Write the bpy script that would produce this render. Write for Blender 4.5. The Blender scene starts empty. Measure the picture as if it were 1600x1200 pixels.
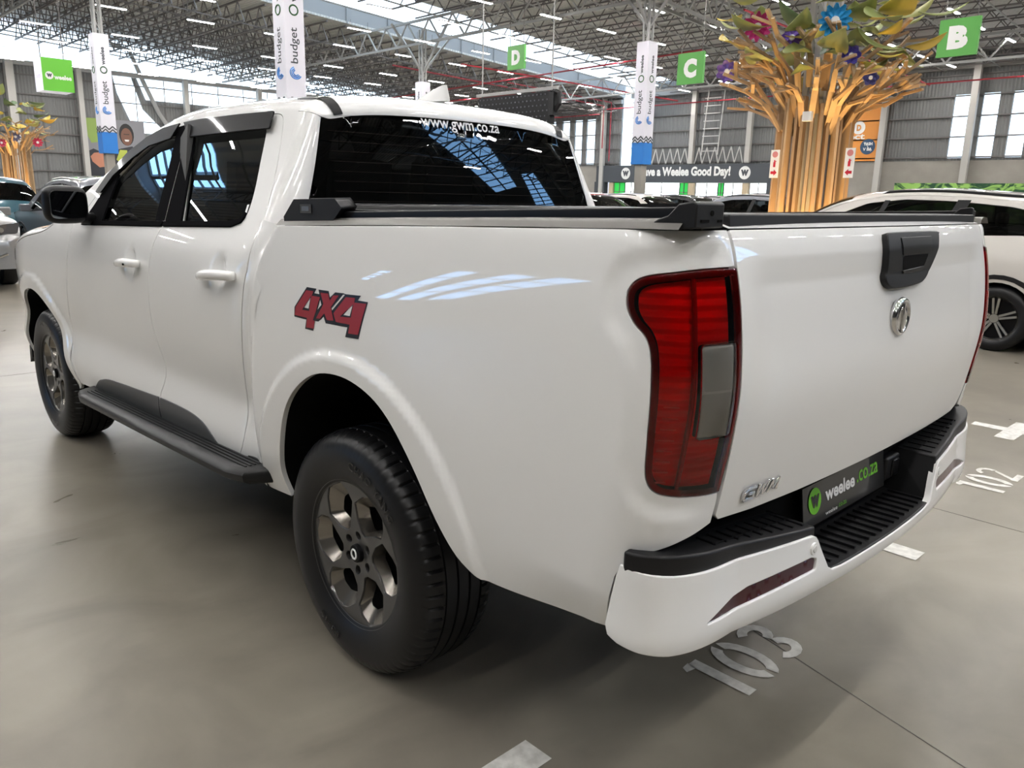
import bpy, math, random
import numpy as np
from mathutils import Vector, Matrix
from mathutils.geometry import delaunay_2d_cdt

# ---------------------------------------------------------------- camera, world, exposure
SC = bpy.context.scene
COL = SC.collection
CAMPOS = (-1.9352, 2.1404, 1.4617)
YAW, PITCH, ROLL, FPX = -0.77111, 0.23254, 0.02222, 1234.48
def setup_camera():
    d = Vector((math.cos(YAW)*math.cos(PITCH), math.sin(YAW)*math.cos(PITCH), -math.sin(PITCH)))
    r = d.cross(Vector((0, 0, 1))).normalized(); u = r.cross(d)
    r2 = r*math.cos(ROLL)+u*math.sin(ROLL); u2 = -r*math.sin(ROLL)+u*math.cos(ROLL)
    cd = bpy.data.cameras.new('camera'); co = bpy.data.objects.new('camera', cd); COL.objects.link(co)
    cd.sensor_fit = 'HORIZONTAL'; cd.sensor_width = 36; cd.lens = FPX/1600*36
    cd.clip_start = .05; cd.clip_end = 400
    M = Matrix((r2, u2, -d)).transposed().to_4x4(); M.translation = Vector(CAMPOS)
    co.matrix_world = M
    SC.camera = co
setup_camera()
W = bpy.data.worlds.new('daylight'); SC.world = W; W.use_nodes = True
W.node_tree.nodes['Background'].inputs[0].default_value = (.80, .86, 1.0, 1)
W.node_tree.nodes['Background'].inputs[1].default_value = .55
SC.view_settings.view_transform = 'Standard'; SC.view_settings.look = 'None'
SC.view_settings.exposure = 0.92; SC.view_settings.gamma = 1; SC.view_settings.use_curve_mapping = False
SC.cycles.use_denoising = True
SC.cycles.max_bounces = 8; SC.cycles.diffuse_bounces = 3; SC.cycles.glossy_bounces = 4
SC.cycles.transparent_max_bounces = 12; SC.cycles.transmission_bounces = 6
SC.cycles.caustics_reflective = False; SC.cycles.caustics_refractive = False
SKY_E = 1.25       # brightness of the daylight seen through roof lights and windows
LAMP_E = 112.0     # brightness of the linear lamps
R = math.radians
random.seed(7)
# ---------------------------------------------------------------- materials
MATS = {}
def mat(name, col, rough=.5, metal=0., coat=0., coatr=.03, emit=None, es=1., spec=None, ior=None):
    if name in MATS: return MATS[name]
    m = bpy.data.materials.new(name); m.use_nodes = True
    b = m.node_tree.nodes['Principled BSDF']
    b.inputs['Base Color'].default_value = (*col, 1); b.inputs['Roughness'].default_value = rough
    b.inputs['Metallic'].default_value = metal
    b.inputs['Coat Weight'].default_value = coat; b.inputs['Coat Roughness'].default_value = coatr
    if spec is not None: b.inputs['Specular IOR Level'].default_value = spec
    if ior is not None: b.inputs['IOR'].default_value = ior
    if emit: b.inputs['Emission Color'].default_value = (*emit, 1); b.inputs['Emission Strength'].default_value = es
    MATS[name] = m; return m
def nodes(m): return m.node_tree.nodes, m.node_tree.links, m.node_tree.nodes['Principled BSDF']
def add_noise(m, scale, c1, c2, detail=4, bump=0., stretch=(1, 1, 1), rough=None, pos=(.35, .65), dist=0.):
    n, l, b = nodes(m)
    tc = n.new('ShaderNodeTexCoord'); mp = n.new('ShaderNodeMapping'); mp.inputs['Scale'].default_value = stretch
    nz = n.new('ShaderNodeTexNoise'); nz.inputs['Scale'].default_value = scale; nz.inputs['Detail'].default_value = detail
    nz.inputs['Distortion'].default_value = dist
    l.new(tc.outputs['Object'], mp.inputs['Vector']); l.new(mp.outputs[0], nz.inputs['Vector'])
    rp = n.new('ShaderNodeValToRGB'); rp.color_ramp.elements[0].position = pos[0]; rp.color_ramp.elements[1].position = pos[1]
    rp.color_ramp.elements[0].color = (*c1, 1); rp.color_ramp.elements[1].color = (*c2, 1)
    l.new(nz.outputs['Fac'], rp.inputs['Fac']); l.new(rp.outputs['Color'], b.inputs['Base Color'])
    if bump:
        bp = n.new('ShaderNodeBump'); bp.inputs['Strength'].default_value = bump; bp.inputs['Distance'].default_value = .01
        l.new(nz.outputs['Fac'], bp.inputs['Height']); l.new(bp.outputs[0], b.inputs['Normal'])
    if rough:
        mr = n.new('ShaderNodeMapRange'); mr.inputs['To Min'].default_value = rough[0]; mr.inputs['To Max'].default_value = rough[1]
        l.new(nz.outputs['Fac'], mr.inputs['Value']); l.new(mr.outputs[0], b.inputs['Roughness'])
    return m
def glass_mat(name, tint, rough=0., ior=1.5, refl=1.):
    m = bpy.data.materials.new(name); m.use_nodes = True
    n = m.node_tree.nodes; l = m.node_tree.links
    n.remove(n['Principled BSDF']); out = n['Material Output']
    t = n.new('ShaderNodeBsdfTransparent'); t.inputs[0].default_value = (*tint, 1)
    g = n.new('ShaderNodeBsdfGlossy'); g.inputs['Roughness'].default_value = rough; g.inputs[0].default_value = (refl, refl, refl, 1)
    f = n.new('ShaderNodeFresnel'); f.inputs[0].default_value = ior
    x = n.new('ShaderNodeMixShader'); l.new(f.outputs[0], x.inputs[0]); l.new(t.outputs[0], x.inputs[1]); l.new(g.outputs[0], x.inputs[2])
    l.new(x.outputs[0], out.inputs[0]); MATS[name] = m; return m
WHITE = mat('white_paint', (.87, .87, .86), .45, coat=1., coatr=.02, spec=.3)
BLACKP = mat('black_plastic', (.008, .008, .009), .48, spec=.35)
add_noise(BLACKP, 900, (.006, .006, .007), (.011, .011, .012), 2, bump=.06)
SATIN = mat('satin_black', (.007, .007, .008), .38, spec=.25)
GLOSSB = mat('gloss_black', (.006, .006, .007), .3, coat=.22, spec=.1, ior=1.2)
VINYL = mat('black_vinyl', (.005, .005, .006), .8, spec=.3, ior=1.08)
DARK = mat('dark_void', (.004, .004, .004), .9, spec=.1)
GREYCLAD = mat('grey_cladding', (.055, .057, .06), .38)
RUBBER = mat('rubber', (.007, .007, .008), .40, spec=.4)
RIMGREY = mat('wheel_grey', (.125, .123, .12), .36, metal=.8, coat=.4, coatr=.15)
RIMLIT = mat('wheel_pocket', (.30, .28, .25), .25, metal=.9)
CHROME = mat('chrome', (.75, .75, .76), .06, metal=1.)
SILVER = mat('brushed_metal', (.42, .41, .38), .32, metal=1.)
GLASS = glass_mat('tinted_side_glass', (.42, .43, .42))
GLASSD = glass_mat('dark_rear_glass', (.13, .14, .145))
CLEAR = glass_mat('clear_glass', (.85, .88, .88))
LAMPRED = glass_mat('red_lens', (1., .10, .10), 0., 1.5)
LAMPDEEP = mat('deep_red', (.10, .002, .004), .12, coat=1.)
LAMPCLR = glass_mat('clear_lens', (.95, .95, .94), 0., 1.5)
REFLECTR = mat('reflector_red', (.05, .002, .004), .3, coat=.3)
WHITED = mat('white_decal', (.85, .85, .85), .4)
REDD = mat('red_decal', (.32, .02, .03), .35)
BLACKD = mat('black_decal', (.01, .01, .012), .3)
SEATM = mat('seat_fabric', (.035, .033, .032), .8)
DASHM = mat('dash_plastic', (.02, .02, .02), .6)
# ---------------------------------------------------------------- mesh helpers
def link(name, me, material=None, parent=None, loc=None):
    o = bpy.data.objects.new(name, me); COL.objects.link(o)
    if material:
        for mm in (material if isinstance(material, (list, tuple)) else [material]): me.materials.append(mm)
    if parent: o.parent = parent
    if loc: o.location = loc
    return o
def tag(o, label=None, cat=None, group=None, kind=None):
    if label: o['label'] = label
    if cat: o['category'] = cat
    if group: o['group'] = group
    if kind: o['kind'] = kind
    return o
def empty(name, loc=(0, 0, 0), rz=0, label=None, cat=None, group=None, kind=None):
    o = bpy.data.objects.new(name, None); COL.objects.link(o); o.location = loc; o.rotation_euler = (0, 0, rz)
    o.empty_display_size = .2
    return tag(o, label, cat, group, kind)
def copy_tree(o, parent=None):
    c = o.copy(); COL.objects.link(c)
    if parent: c.parent = parent
    for ch in list(o.children): copy_tree(ch, c)
    return c
def mesh_from(V, F, smooth=False, N=None, fm=None):
    me = bpy.data.meshes.new('m'); me.from_pydata([tuple(map(float, v)) for v in V], [], F)
    if smooth or N is not None: me.polygons.foreach_set('use_smooth', [True]*len(me.polygons))
    if fm is not None: me.polygons.foreach_set('material_index', fm)
    me.update()
    if N is not None: me.normals_split_custom_set_from_vertices([tuple(map(float, n)) for n in N])
    return me
class MB:
    def __init__(s): s.v = []; s.f = []; s.m = []; s.cm = 0
    def add(s, vs, fs):
        k = len(s.v); s.v += [tuple(map(float, v)) for v in vs]; s.f += [tuple(i+k for i in f) for f in fs]; s.m += [s.cm]*len(fs); return s
    def box(s, c, d, rot=None):
        vs = []
        for x in (-.5, .5):
            for y in (-.5, .5):
                for z in (-.5, .5):
                    p = Vector((x*d[0], y*d[1], z*d[2]))
                    if rot is not None: p = rot @ p
                    vs.append(p+Vector(c))
        return s.add(vs, [(0, 1, 3, 2), (4, 6, 7, 5), (0, 4, 5, 1), (2, 3, 7, 6), (0, 2, 6, 4), (1, 5, 7, 3)])
    def beam(s, a, b, w, h, up=(0, 0, 1)):
        a = Vector(a); b = Vector(b); d = (b-a); L = d.length; d.normalize()
        up = Vector(up)
        if abs(d.dot(up)) > .98: up = Vector((0, 1, 0)) if abs(d.y) < .9 else Vector((1, 0, 0))
        r = d.cross(up).normalized(); u = r.cross(d)
        vs = [p+r*x*w/2+u*y*h/2 for p in (a, b) for x, y in ((-1, -1), (1, -1), (1, 1), (-1, 1))]
        return s.add(vs, [(3, 2, 1, 0), (4, 5, 6, 7), (0, 1, 5, 4), (1, 2, 6, 5), (2, 3, 7, 6), (3, 0, 4, 7)])
    def cyl(s, a, b, r, n=16, r2=None, caps=True):
        a = Vector(a); b = Vector(b); d = (b-a).normalized(); r2 = r if r2 is None else r2
        up = Vector((0, 0, 1)) if abs(d.z) < .9 else Vector((1, 0, 0))
        x = d.cross(up).normalized(); y = d.cross(x)
        vs = []; fs = []
        for p, q in ((a, r), (b, r2)):
            for i in range(n):
                t = 2*math.pi*i/n; vs.append(p+(x*math.cos(t)+y*math.sin(t))*q)
        for i in range(n): fs.append((i, (i+1) % n, n+(i+1) % n, n+i))
        if caps: fs.append(tuple(range(n))[::-1]); fs.append(tuple(range(n, 2*n)))
        return s.add(vs, fs)
    def tube(s, pts, r, n=8, cap=True):
        pts = [Vector(p) for p in pts]; k0 = len(s.v); vs = []; fs = []
        t0 = (pts[1]-pts[0]).normalized(); up = Vector((0, 0, 1)) if abs(t0.z) < .9 else Vector((1, 0, 0))
        x = t0.cross(up).normalized()
        for i, p in enumerate(pts):
            t = (pts[min(i+1, len(pts)-1)]-pts[max(i-1, 0)]).normalized()
            x = (x-t*x.dot(t)).normalized(); y = t.cross(x); rr = r[i] if isinstance(r, (list, tuple)) else r
            for j in range(n):
                a = 2*math.pi*j/n; vs.append(p+(x*math.cos(a)+y*math.sin(a))*rr)
        for i in range(len(pts)-1):
            for j in range(n): fs.append((i*n+j, i*n+(j+1) % n, (i+1)*n+(j+1) % n, (i+1)*n+j))
        if cap: fs.append(tuple(range(n))[::-1]); fs.append(tuple((len(pts)-1)*n+j for j in range(n)))
        return s.add(vs, fs)
    def prism(s, poly, fn0, fn1):
        """poly 2D list, fn maps (a,b)->3D; sides plus both caps"""
        n = len(poly); vs = [fn0(*p) for p in poly]+[fn1(*p) for p in poly]
        fs = [(i, (i+1) % n, n+(i+1) % n, n+i) for i in range(n)]
        fs += [tuple(range(n))[::-1], tuple(range(n, 2*n))]
        return s.add(vs, fs)
    def grid(s, fn, us, vs_, close_u=False):
        nu, nv = len(us), len(vs_)
        V = [fn(u, v) for u in us for v in vs_]; F = []
        for i in range(nu if close_u else nu-1):
            for j in range(nv-1):
                a = i*nv+j; b = ((i+1) % nu)*nv+j; F.append((a, b, b+1, a+1))
        return s.add(V, F)
    def build(s, name, material=None, parent=None, smooth=False, bevel=0, loc=None, seg=2, auto=None):
        me = mesh_from(s.v, s.f, smooth, fm=s.m if any(s.m) else None)
        o = link(name, me, material, parent, loc)
        if bevel:
            b = o.modifiers.new('bevel', 'BEVEL'); b.width = bevel; b.segments = seg; b.limit_method = 'ANGLE'; b.angle_limit = R(40)
            b.harden_normals = False
        if auto is not None or (bevel and not smooth):
            me.polygons.foreach_set('use_smooth', [True]*len(me.polygons))
            me.set_sharp_from_angle(angle=R(auto or 35))
        return o
def quad(name, pts, material, parent=None):
    return MB().add(pts, [tuple(range(len(pts)))]).build(name, material, parent)
# ---------------------------------------------------------------- 2D outlines
def cr(pts, sub=6, closed=True):
    P = [np.array(p, float) for p in pts]; n = len(P); out = []
    for i in range(n if closed else n-1):
        g = lambda k: P[k % n] if closed else P[min(max(k, 0), n-1)]
        a, b, c, d = g(i-1), g(i), g(i+1), g(i+2)
        for j in range(sub):
            t = j/sub
            out.append(.5*((2*b)+(-a+c)*t+(2*a-5*b+4*c-d)*t*t+(-a+3*b-3*c+d)*t**3))
    if not closed: out.append(P[-1])
    return [tuple(p) for p in out]
def rnd(pts, r, n=5):
    """round the corners of a polygon; r one number or a list"""
    out = []; m = len(pts)
    for i, p in enumerate(pts):
        ri = r[i] if isinstance(r, (list, tuple)) else r
        p = np.array(p, float); a = np.array(pts[i-1], float)-p; b = np.array(pts[(i+1) % m], float)-p
        la, lb = np.hypot(*a), np.hypot(*b)
        if ri <= 0 or la < 1e-9 or lb < 1e-9: out.append(tuple(p)); continue
        k = min(ri, la*.48, lb*.48); s = p+a/la*k; e = p+b/lb*k
        for j in range(n+1):
            t = j/n; out.append(tuple((1-t)**2*s+2*t*(1-t)*p+t*t*e))
    return out
def area(P): P = np.array(P); x, y = P[:, 0], P[:, 1]; return .5*np.sum(x*np.roll(y, -1)-np.roll(x, -1)*y)
def resample(P, h):
    out = []; n = len(P)
    for i in range(n):
        a = np.array(P[i], float); b = np.array(P[(i+1) % n], float); L = np.hypot(*(b-a))
        if L < 1e-7: continue
        k = max(1, int(math.ceil(L/h)))
        for j in range(k): out.append(a+(b-a)*j/k)
    return np.array(out)
def vnorm2(P):
    """outward 2D vertex normals of a CCW loop"""
    e = np.roll(P, -1, 0)-P; e /= np.maximum(np.hypot(e[:, 0], e[:, 1])[:, None], 1e-9)
    n = np.stack([e[:, 1], -e[:, 0]], 1); m = n+np.roll(n, 1, 0)
    l = np.hypot(m[:, 0], m[:, 1])[:, None]; m = m/np.maximum(l, 1e-6)
    c = np.clip((m*n).sum(1), .45, 1)[:, None]
    return m/c
def inside(P, q):
    x, y = q[:, 0], q[:, 1]; r = np.zeros(len(q), bool); n = len(P); j = n-1
    for i in range(n):
        xi, yi = P[i]; xj, yj = P[j]
        c = ((yi > y) != (yj > y)) & (x < (xj-xi)*(y-yi)/((yj-yi) if yj != yi else 1e-12)+xi); r ^= c; j = i
    return r
def patch_geo(P, outer, holes=(), h=.03, off=0., inset=.002, bev=.0018, depth=.014, flip=False, mirror=False, ppsf=None):
    loops = []
    for k, lp in enumerate([outer]+list(holes)):
        L = resample(lp, h*.8)
        if (area(L) < 0) != (k > 0): L = L[::-1]
        nn = vnorm2(L); L = L-nn*(inset+bev)
        loops.append((L, nn))
    B = np.concatenate([l for l, _ in loops]); lo, hi = B.min(0), B.max(0)
    gx = np.arange(lo[0]+h*.5, hi[0], h); gy = np.arange(lo[1]+h*.5, hi[1], h)
    G = np.array([(x+(h*.5 if j % 2 else 0), y) for j, y in enumerate(gy) for x in gx]) if len(gx) and len(gy) else np.zeros((0, 2))
    if len(G):
        ok = inside(loops[0][0], G)
        for l, _ in loops[1:]: ok &= ~inside(l, G)
        G = G[ok]
        if len(G):
            dmin = np.full(len(G), 9.)
            for c in range(0, len(B), 200):
                d = np.hypot(G[:, None, 0]-B[None, c:c+200, 0], G[:, None, 1]-B[None, c:c+200, 1]).min(1); dmin = np.minimum(dmin, d)
            G = G[dmin > h*.42]
    pts = np.concatenate([B, G]) if len(G) else B
    edges = []; k = 0
    for l, _ in loops:
        n = len(l); edges += [(k+i, k+(i+1) % n) for i in range(n)]; k += n
    r = delaunay_2d_cdt([Vector((float(a), float(b))) for a, b in pts], edges, [], 0, 1e-7)
    V2 = np.array([(v.x, v.y) for v in r[0]]); T = [tuple(f) for f in r[2]]
    cen = np.array([V2[list(t)].mean(0) for t in T]); ok = inside(loops[0][0], cen)
    for l, _ in loops[1:]: ok &= ~inside(l, cen)
    T = [t for t, o in zip(T, ok) if o]
    def ev(q):
        e = 1e-3; p = P(q[:, 0], q[:, 1]); du = (P(q[:, 0]+e, q[:, 1])-P(q[:, 0]-e, q[:, 1])); dv = (P(q[:, 0], q[:, 1]+e)-P(q[:, 0], q[:, 1]-e))
        n = np.cross(du, dv); n /= np.maximum(np.linalg.norm(n, axis=1)[:, None], 1e-12)
        if flip: n = -n
        return p, n, du, dv
    p, n, _, _ = ev(V2); V = p+n*off; N = n.copy(); F = []
    # orientation
    for t in T:
        a, b, c = t[0], t[1], t[2]
        g = np.cross(V[b]-V[a], V[c]-V[a])
        F.append(t if g @ n[a] > 0 else t[::-1])
    Vl = [V]; Nl = [N]; base = len(V)
    if depth > 0:
        for l, nn in loops:
            p, n, du, dv = ev(l); e = 1e-3
            p2 = P(l[:, 0]+nn[:, 0]*e, l[:, 1]+nn[:, 1]*e); o3 = p2-p
            o3 -= n*(o3*n).sum(1)[:, None]; o3 /= np.maximum(np.linalg.norm(o3, axis=1)[:, None], 1e-12)
            s = n+o3; s /= np.linalg.norm(s, axis=1)[:, None]
            q0 = p+n*off
            rows = [(q0, n), (q0+o3*bev*.7-n*bev*.3, s), (q0+o3*bev-n*bev, o3), (q0+o3*bev-n*depth, o3)]
            m = len(l)
            for a, b in rows: Vl.append(a); Nl.append(b)
            for k in range(3):
                for i in range(m):
                    a = base+k*m+i; b = base+k*m+(i+1) % m; f = (a, b, b+m, a+m)
                    F.append(f)
            # fix orientation of the rim
            f0 = F[-m]; VV = np.concatenate(Vl); g = np.cross(VV[f0[1]]-VV[f0[0]], VV[f0[3]]-VV[f0[0]])
            if g @ o3[0] < 0:
                for i in range(len(F)-3*m, len(F)): F[i] = F[i][::-1]
            base += 4*m
    V = np.concatenate(Vl); N = np.concatenate(Nl)
    if mirror:
        V = V*np.array([1, -1, 1]); N = N*np.array([1, -1, 1]); F = [f[::-1] for f in F]
    return V, F, N
def panel(name, P, outer, material, parent, label=None, **k):
    V, F, N = patch_geo(P, outer, **k)
    o = link(name, mesh_from(V, F, True, N), material, parent)
    if label: o['label'] = label
    return o
# ---------------------------------------------------------------- lettering
def text_geo(s, bold=.0, ext=0., res=3, shear=0., spacing=1.):
    c = bpy.data.curves.new('t', 'FONT'); c.body = s; c.size = 1; c.offset = bold; c.extrude = ext; c.resolution_u = res
    c.shear = shear; c.space_character = spacing
    o = bpy.data.objects.new('t', c); COL.objects.link(o); bpy.context.view_layer.update()
    me = bpy.data.meshes.new_from_object(o.evaluated_get(bpy.context.evaluated_depsgraph_get()))
    V = np.array([tuple(v.co) for v in me.vertices]); F = [tuple(p.vertices) for p in me.polygons]
    bpy.data.objects.remove(o); bpy.data.curves.remove(c); bpy.data.meshes.remove(me)
    return V, F
def text_fit(s, w, h, **k):
    """letters scaled to fill a w x h box centred on the origin (2D + extrude z)"""
    V, F = text_geo(s, **k); lo, hi = V.min(0), V.max(0)
    V = V.copy(); V[:, 0] = (V[:, 0]-(lo[0]+hi[0])/2)/(hi[0]-lo[0])*w; V[:, 1] = (V[:, 1]-(lo[1]+hi[1])/2)/(hi[1]-lo[1])*h
    return V, F
def text_at(name, s, org, right, up, w, h, material, parent=None, lift=0., ext=0., **k):
    V, F = text_fit(s, w, h, **k); r = np.array(right, float); r /= np.linalg.norm(r); u = np.array(up, float); u /= np.linalg.norm(u)
    nn = np.cross(r, u); z = V[:, 2]*0
    P = np.array(org, float)+V[:, :1]*r+V[:, 1:2]*u+nn*lift
    if ext:
        n = len(P); P2 = np.concatenate([P+nn*ext, P])
        from collections import Counter
        cnt = Counter()
        for f in F:
            for a, b in zip(f, f[1:]+f[:1]): cnt[(a, b)] += 1
        F2 = list(F)
        for (a, b) in list(cnt):
            if (b, a) not in cnt: F2.append((b, a, a+n, b+n))
        return link(name, mesh_from(P2, F2), material, parent)
    return link(name, mesh_from(P, F), material, parent)
# ---------------------------------------------------------------- truck body surface (metres, x forward, y left, z up)
def nspline(xs, ys):
    xs = np.array(xs, float); ys = np.array(ys, float); n = len(xs)
    A = np.zeros((n, n)); b = np.zeros(n); h = np.diff(xs)
    A[0, 0] = A[-1, -1] = 1
    for i in range(1, n-1):
        A[i, i-1] = h[i-1]; A[i, i] = 2*(h[i-1]+h[i]); A[i, i+1] = h[i]
        b[i] = 6*((ys[i+1]-ys[i])/h[i]-(ys[i]-ys[i-1])/h[i-1])
    M = np.linalg.solve(A, b)
    def f(x):
        x = np.clip(np.asarray(x, float), xs[0], xs[-1])
        i = np.clip(np.searchsorted(xs, x)-1, 0, n-2)
        hh = h[i]; a = (xs[i+1]-x)/hh; c = (x-xs[i])/hh
        return a*ys[i]+c*ys[i+1]+((a**3-a)*M[i]+(c**3-c)*M[i+1])*hh*hh/6
    return f
def sstep(a, b, x):
    t = np.clip((np.asarray(x, float)-a)/(b-a), 0, 1)
    return t*t*(3-2*t)
DOOR = nspline([.40,.48,.54,.60,.66,.72,.78,.85,.95,1.05,1.12,1.18,1.25,1.33,1.43,1.58,1.74,1.90],
               [.900,.925,.934,.930,.919,.914,.924,.938,.950,.953,.950,.943,.925,.886,.832,.751,.672,.59])
BED = nspline([.40,.50,.58,.68,.80,.92,1.05,1.18,1.28,1.36,1.40,1.42],
              [.890,.914,.930,.942,.949,.952,.950,.943,.932,.919,.908,.898])
RC = (-.035, .43); FC = (3.225, .405)     # wheel arch centres
def gapx(z):                              # cab to bed gap
    return np.interp(z, [.40, .81, 1.04, 1.20, 1.287, 1.357, 1.45], [.61, .596, .574, .555, .499, .441, .30])
def flare(x, z, c, rr):
    rho = np.hypot(x-c[0], z-c[1])
    lift = .016*sstep(rr+.016, rr-.022, rho)*sstep(.38, .60, z)
    bulge = .012*np.exp(-((rho-rr)/.22)**2)
    return lift+bulge
def Yside(x, z):
    x = np.asarray(x, float); z = np.asarray(z, float)
    d = DOOR(z)
    # front fender: fuller than the door, tapers towards the nose
    wf = sstep(2.2, 2.9, x)
    d = d + wf*(.012*np.exp(-((z-.95)/.30)**2)) + flare(x, z, FC, .575)*sstep(2.4, 2.75, x)
    d = d - .20*np.clip(x-3.3, 0, 9)**2 - .12*np.clip(x-3.8, 0, 9)**2
    # finger bowls behind the door handles
    for hx, hz in ((.80, 1.178), (1.665, 1.150)):
        d = d - .020*np.exp(-(((x-hx)/.050)**2+((z-hz)/.058)**2)**2)
    # rear pillar channel just ahead of the bed
    d = d - .016*np.exp(-((x-gapx(z)-.03)/.05)**2)*sstep(1.60, 1.30, z)
    return d
def Ybed(x, z):
    x = np.asarray(x, float); z = np.asarray(z, float)
    b = BED(z) + flare(x, z, RC, .588)
    b = b - .030*np.exp(-np.clip(x*0+gapx(z)-x, 0, 9)/.022)
    # crease and tuck of the quarter behind the wheel
    b = b - .030*sstep(.66, .50, z)*sstep(-.62, -.95, x)
    return b
TAILX = nspline([.40,.60,.70,.80,.87,.95,1.03,1.10,1.16,1.24,1.30,1.36,1.40,1.415],
                [-1.03,-1.075,-1.100,-1.121,-1.134,-1.146,-1.156,-1.160,-1.157,-1.148,-1.137,-1.122,-1.108,-1.100])
TW = .757
LAMPF = np.array([(-1.009,1.290),(-1.010,1.249),(-1.044,1.211),(-1.060,1.158),(-1.065,1.05),(-1.077,.942),(-1.088,.915),(-1.108,.899),(-1.141,.891),(-1.25,.882),(-1.25,1.337),(-1.171,1.335),(-1.051,1.320),(-1.022,1.307)])
def lampdist(q, z):
    d = np.full(np.shape(q), 9.); ins = np.zeros(np.shape(q), bool); n = len(LAMPF)
    for i in range(n):
        a = LAMPF[i]; b = LAMPF[(i+1) % n]; e = b-a; t = np.clip(((q-a[0])*e[0]+(z-a[1])*e[1])/(e@e), 0, 1)
        d = np.minimum(d, np.hypot(q-a[0]-t*e[0], z-a[1]-t*e[1]))
        c = ((a[1] > z) != (b[1] > z)) & (q < (b[0]-a[0])*(z-a[1])/((b[1]-a[1]) or 1e-9)+a[0]); ins ^= c
    return np.where(ins, 0, d)
def Pbed(q, z):
    """bed side, corner and tail in one map: q>=-1 side, -1..-1.25 corner, then the tail"""
    q = np.asarray(q, float); z = np.asarray(z, float)
    xt = TAILX(z); xc = xt+.155
    x1 = np.where(q >= -.75, q, -.75+(q+.75)/.25*(-xc-.75)*-1)
    x1 = np.where(q >= -.75, q, -.75+(q+.75)/(-.25)*(xc+.75))
    ys = Ybed(np.maximum(x1, xc), z)
    th = np.clip((-1-q)/.25, 0, 1)*math.pi/2
    e = .86
    cx = xc-.155*np.sin(th)**e; cy = TW+(Ybed(xc, z)-TW)*np.cos(th)**e
    yt = TW-(-1.25-q)
    xtail = xt-.022*(1-np.clip(yt/TW, -1, 1)**2)
    # stamped recess in the upper half of the tailgate
    rec = .014*np.clip((1.352-z)/.060, 0, 1)*sstep(.98, 1.24, z)*sstep(.74, .62, np.abs(yt))
    xtail = xtail+rec
    # shallow recess that frames the tail lamp
    m = (q < -.85) & (q > -1.25) & (z > .75)
    if np.any(m):
        g = np.zeros(np.broadcast(q, z).shape); Q = np.broadcast_to(q, g.shape)[m]; Z = np.broadcast_to(z, g.shape)[m]
        g[m] = .0085*sstep(.062, .022, lampdist(Q, Z))*sstep(-1.25, -1.17, Q)
        th2 = np.clip((-1-q)/.25, 0, 1)*math.pi/2
        cx = cx+g*np.sin(th2); cy = cy-g*np.cos(th2); ys = ys-g
    X = np.where(q >= -1, x1, np.where(q > -1.25, cx, xtail))
    Y = np.where(q >= -1, ys, np.where(q > -1.25, cy, yt))
    return np.stack([X, Y, z+0*X], -1)
# --- cab: w is height up to the roof rail, then arc length over the top
ZC = nspline([.2,.65,1.0,1.4,1.8,2.1,2.4,2.65,2.85,3.0,3.3,3.7,3.95,4.15], [1.70,1.735,1.755,1.755,1.733,1.66,1.52,1.385,1.27,1.225,1.185,1.09,.99,.86])
ZT = nspline([.2,.65,1.0,1.4,1.8,2.1,2.4,2.7,2.95,3.3,3.7,3.95,4.15], [1.79,1.820,1.840,1.852,1.845,1.765,1.62,1.45,1.31,1.275,1.20,1.11,.95])
WTOP = 1.0
def Pcab(t, w):
    """t = x; w<=1: fraction/height below the rail (w is height if below ZC), w in 10..11 = over the top to the centre line"""
    t = np.asarray(t, float); w = np.asarray(w, float)
    zc = ZC(t); top = w >= 10
    z = np.minimum(w, zc)
    ys = Yside(t, np.where(top, zc, z))
    s = np.clip(w-10, 0, 1)
    y0 = Yside(t, zc); sl = (Yside(t, zc)-Yside(t, zc-.02))/.02
    nn = np.hypot(sl, 1.0)
    H = ZT(t)-zc
    a = np.minimum(.17, H*.95)
    hood = sstep(2.7, 3.0, t)
    p1y = y0+a*sl/nn; p1z = zc+a/nn
    p2y = .40+.18*hood; p2z = ZT(t)
    B0 = (1-s)**3; B1 = 3*(1-s)**2*s; B2 = 3*(1-s)*s*s; B3 = s**3
    Y = np.where(top, B0*y0+B1*p1y+B2*p2y, ys)
    Z = np.where(top, B0*zc+B1*p1z+B2*p2z+B3*ZT(t), z)
    return np.stack([t+0*Y, Y, Z], -1)
def XR(z):      # rear face of the cab
    z = np.asarray(z, float)-1.40
    return .530+.17*z+.12*z*z
def XG(y, z): return XR(z)-.030*(1-np.clip(np.abs(y)/.72, 0, 1.2)**2)
def Pglass(y, z):
    y = np.asarray(y, float); z = np.asarray(z, float)
    return np.stack([XG(y, z), y+0*z, z+0*y], -1)
def T0(w):
    w = np.asarray(w, float); zb = Pcab(.66+0*w, w)[..., 2]
    return XR(zb)+.07
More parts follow.
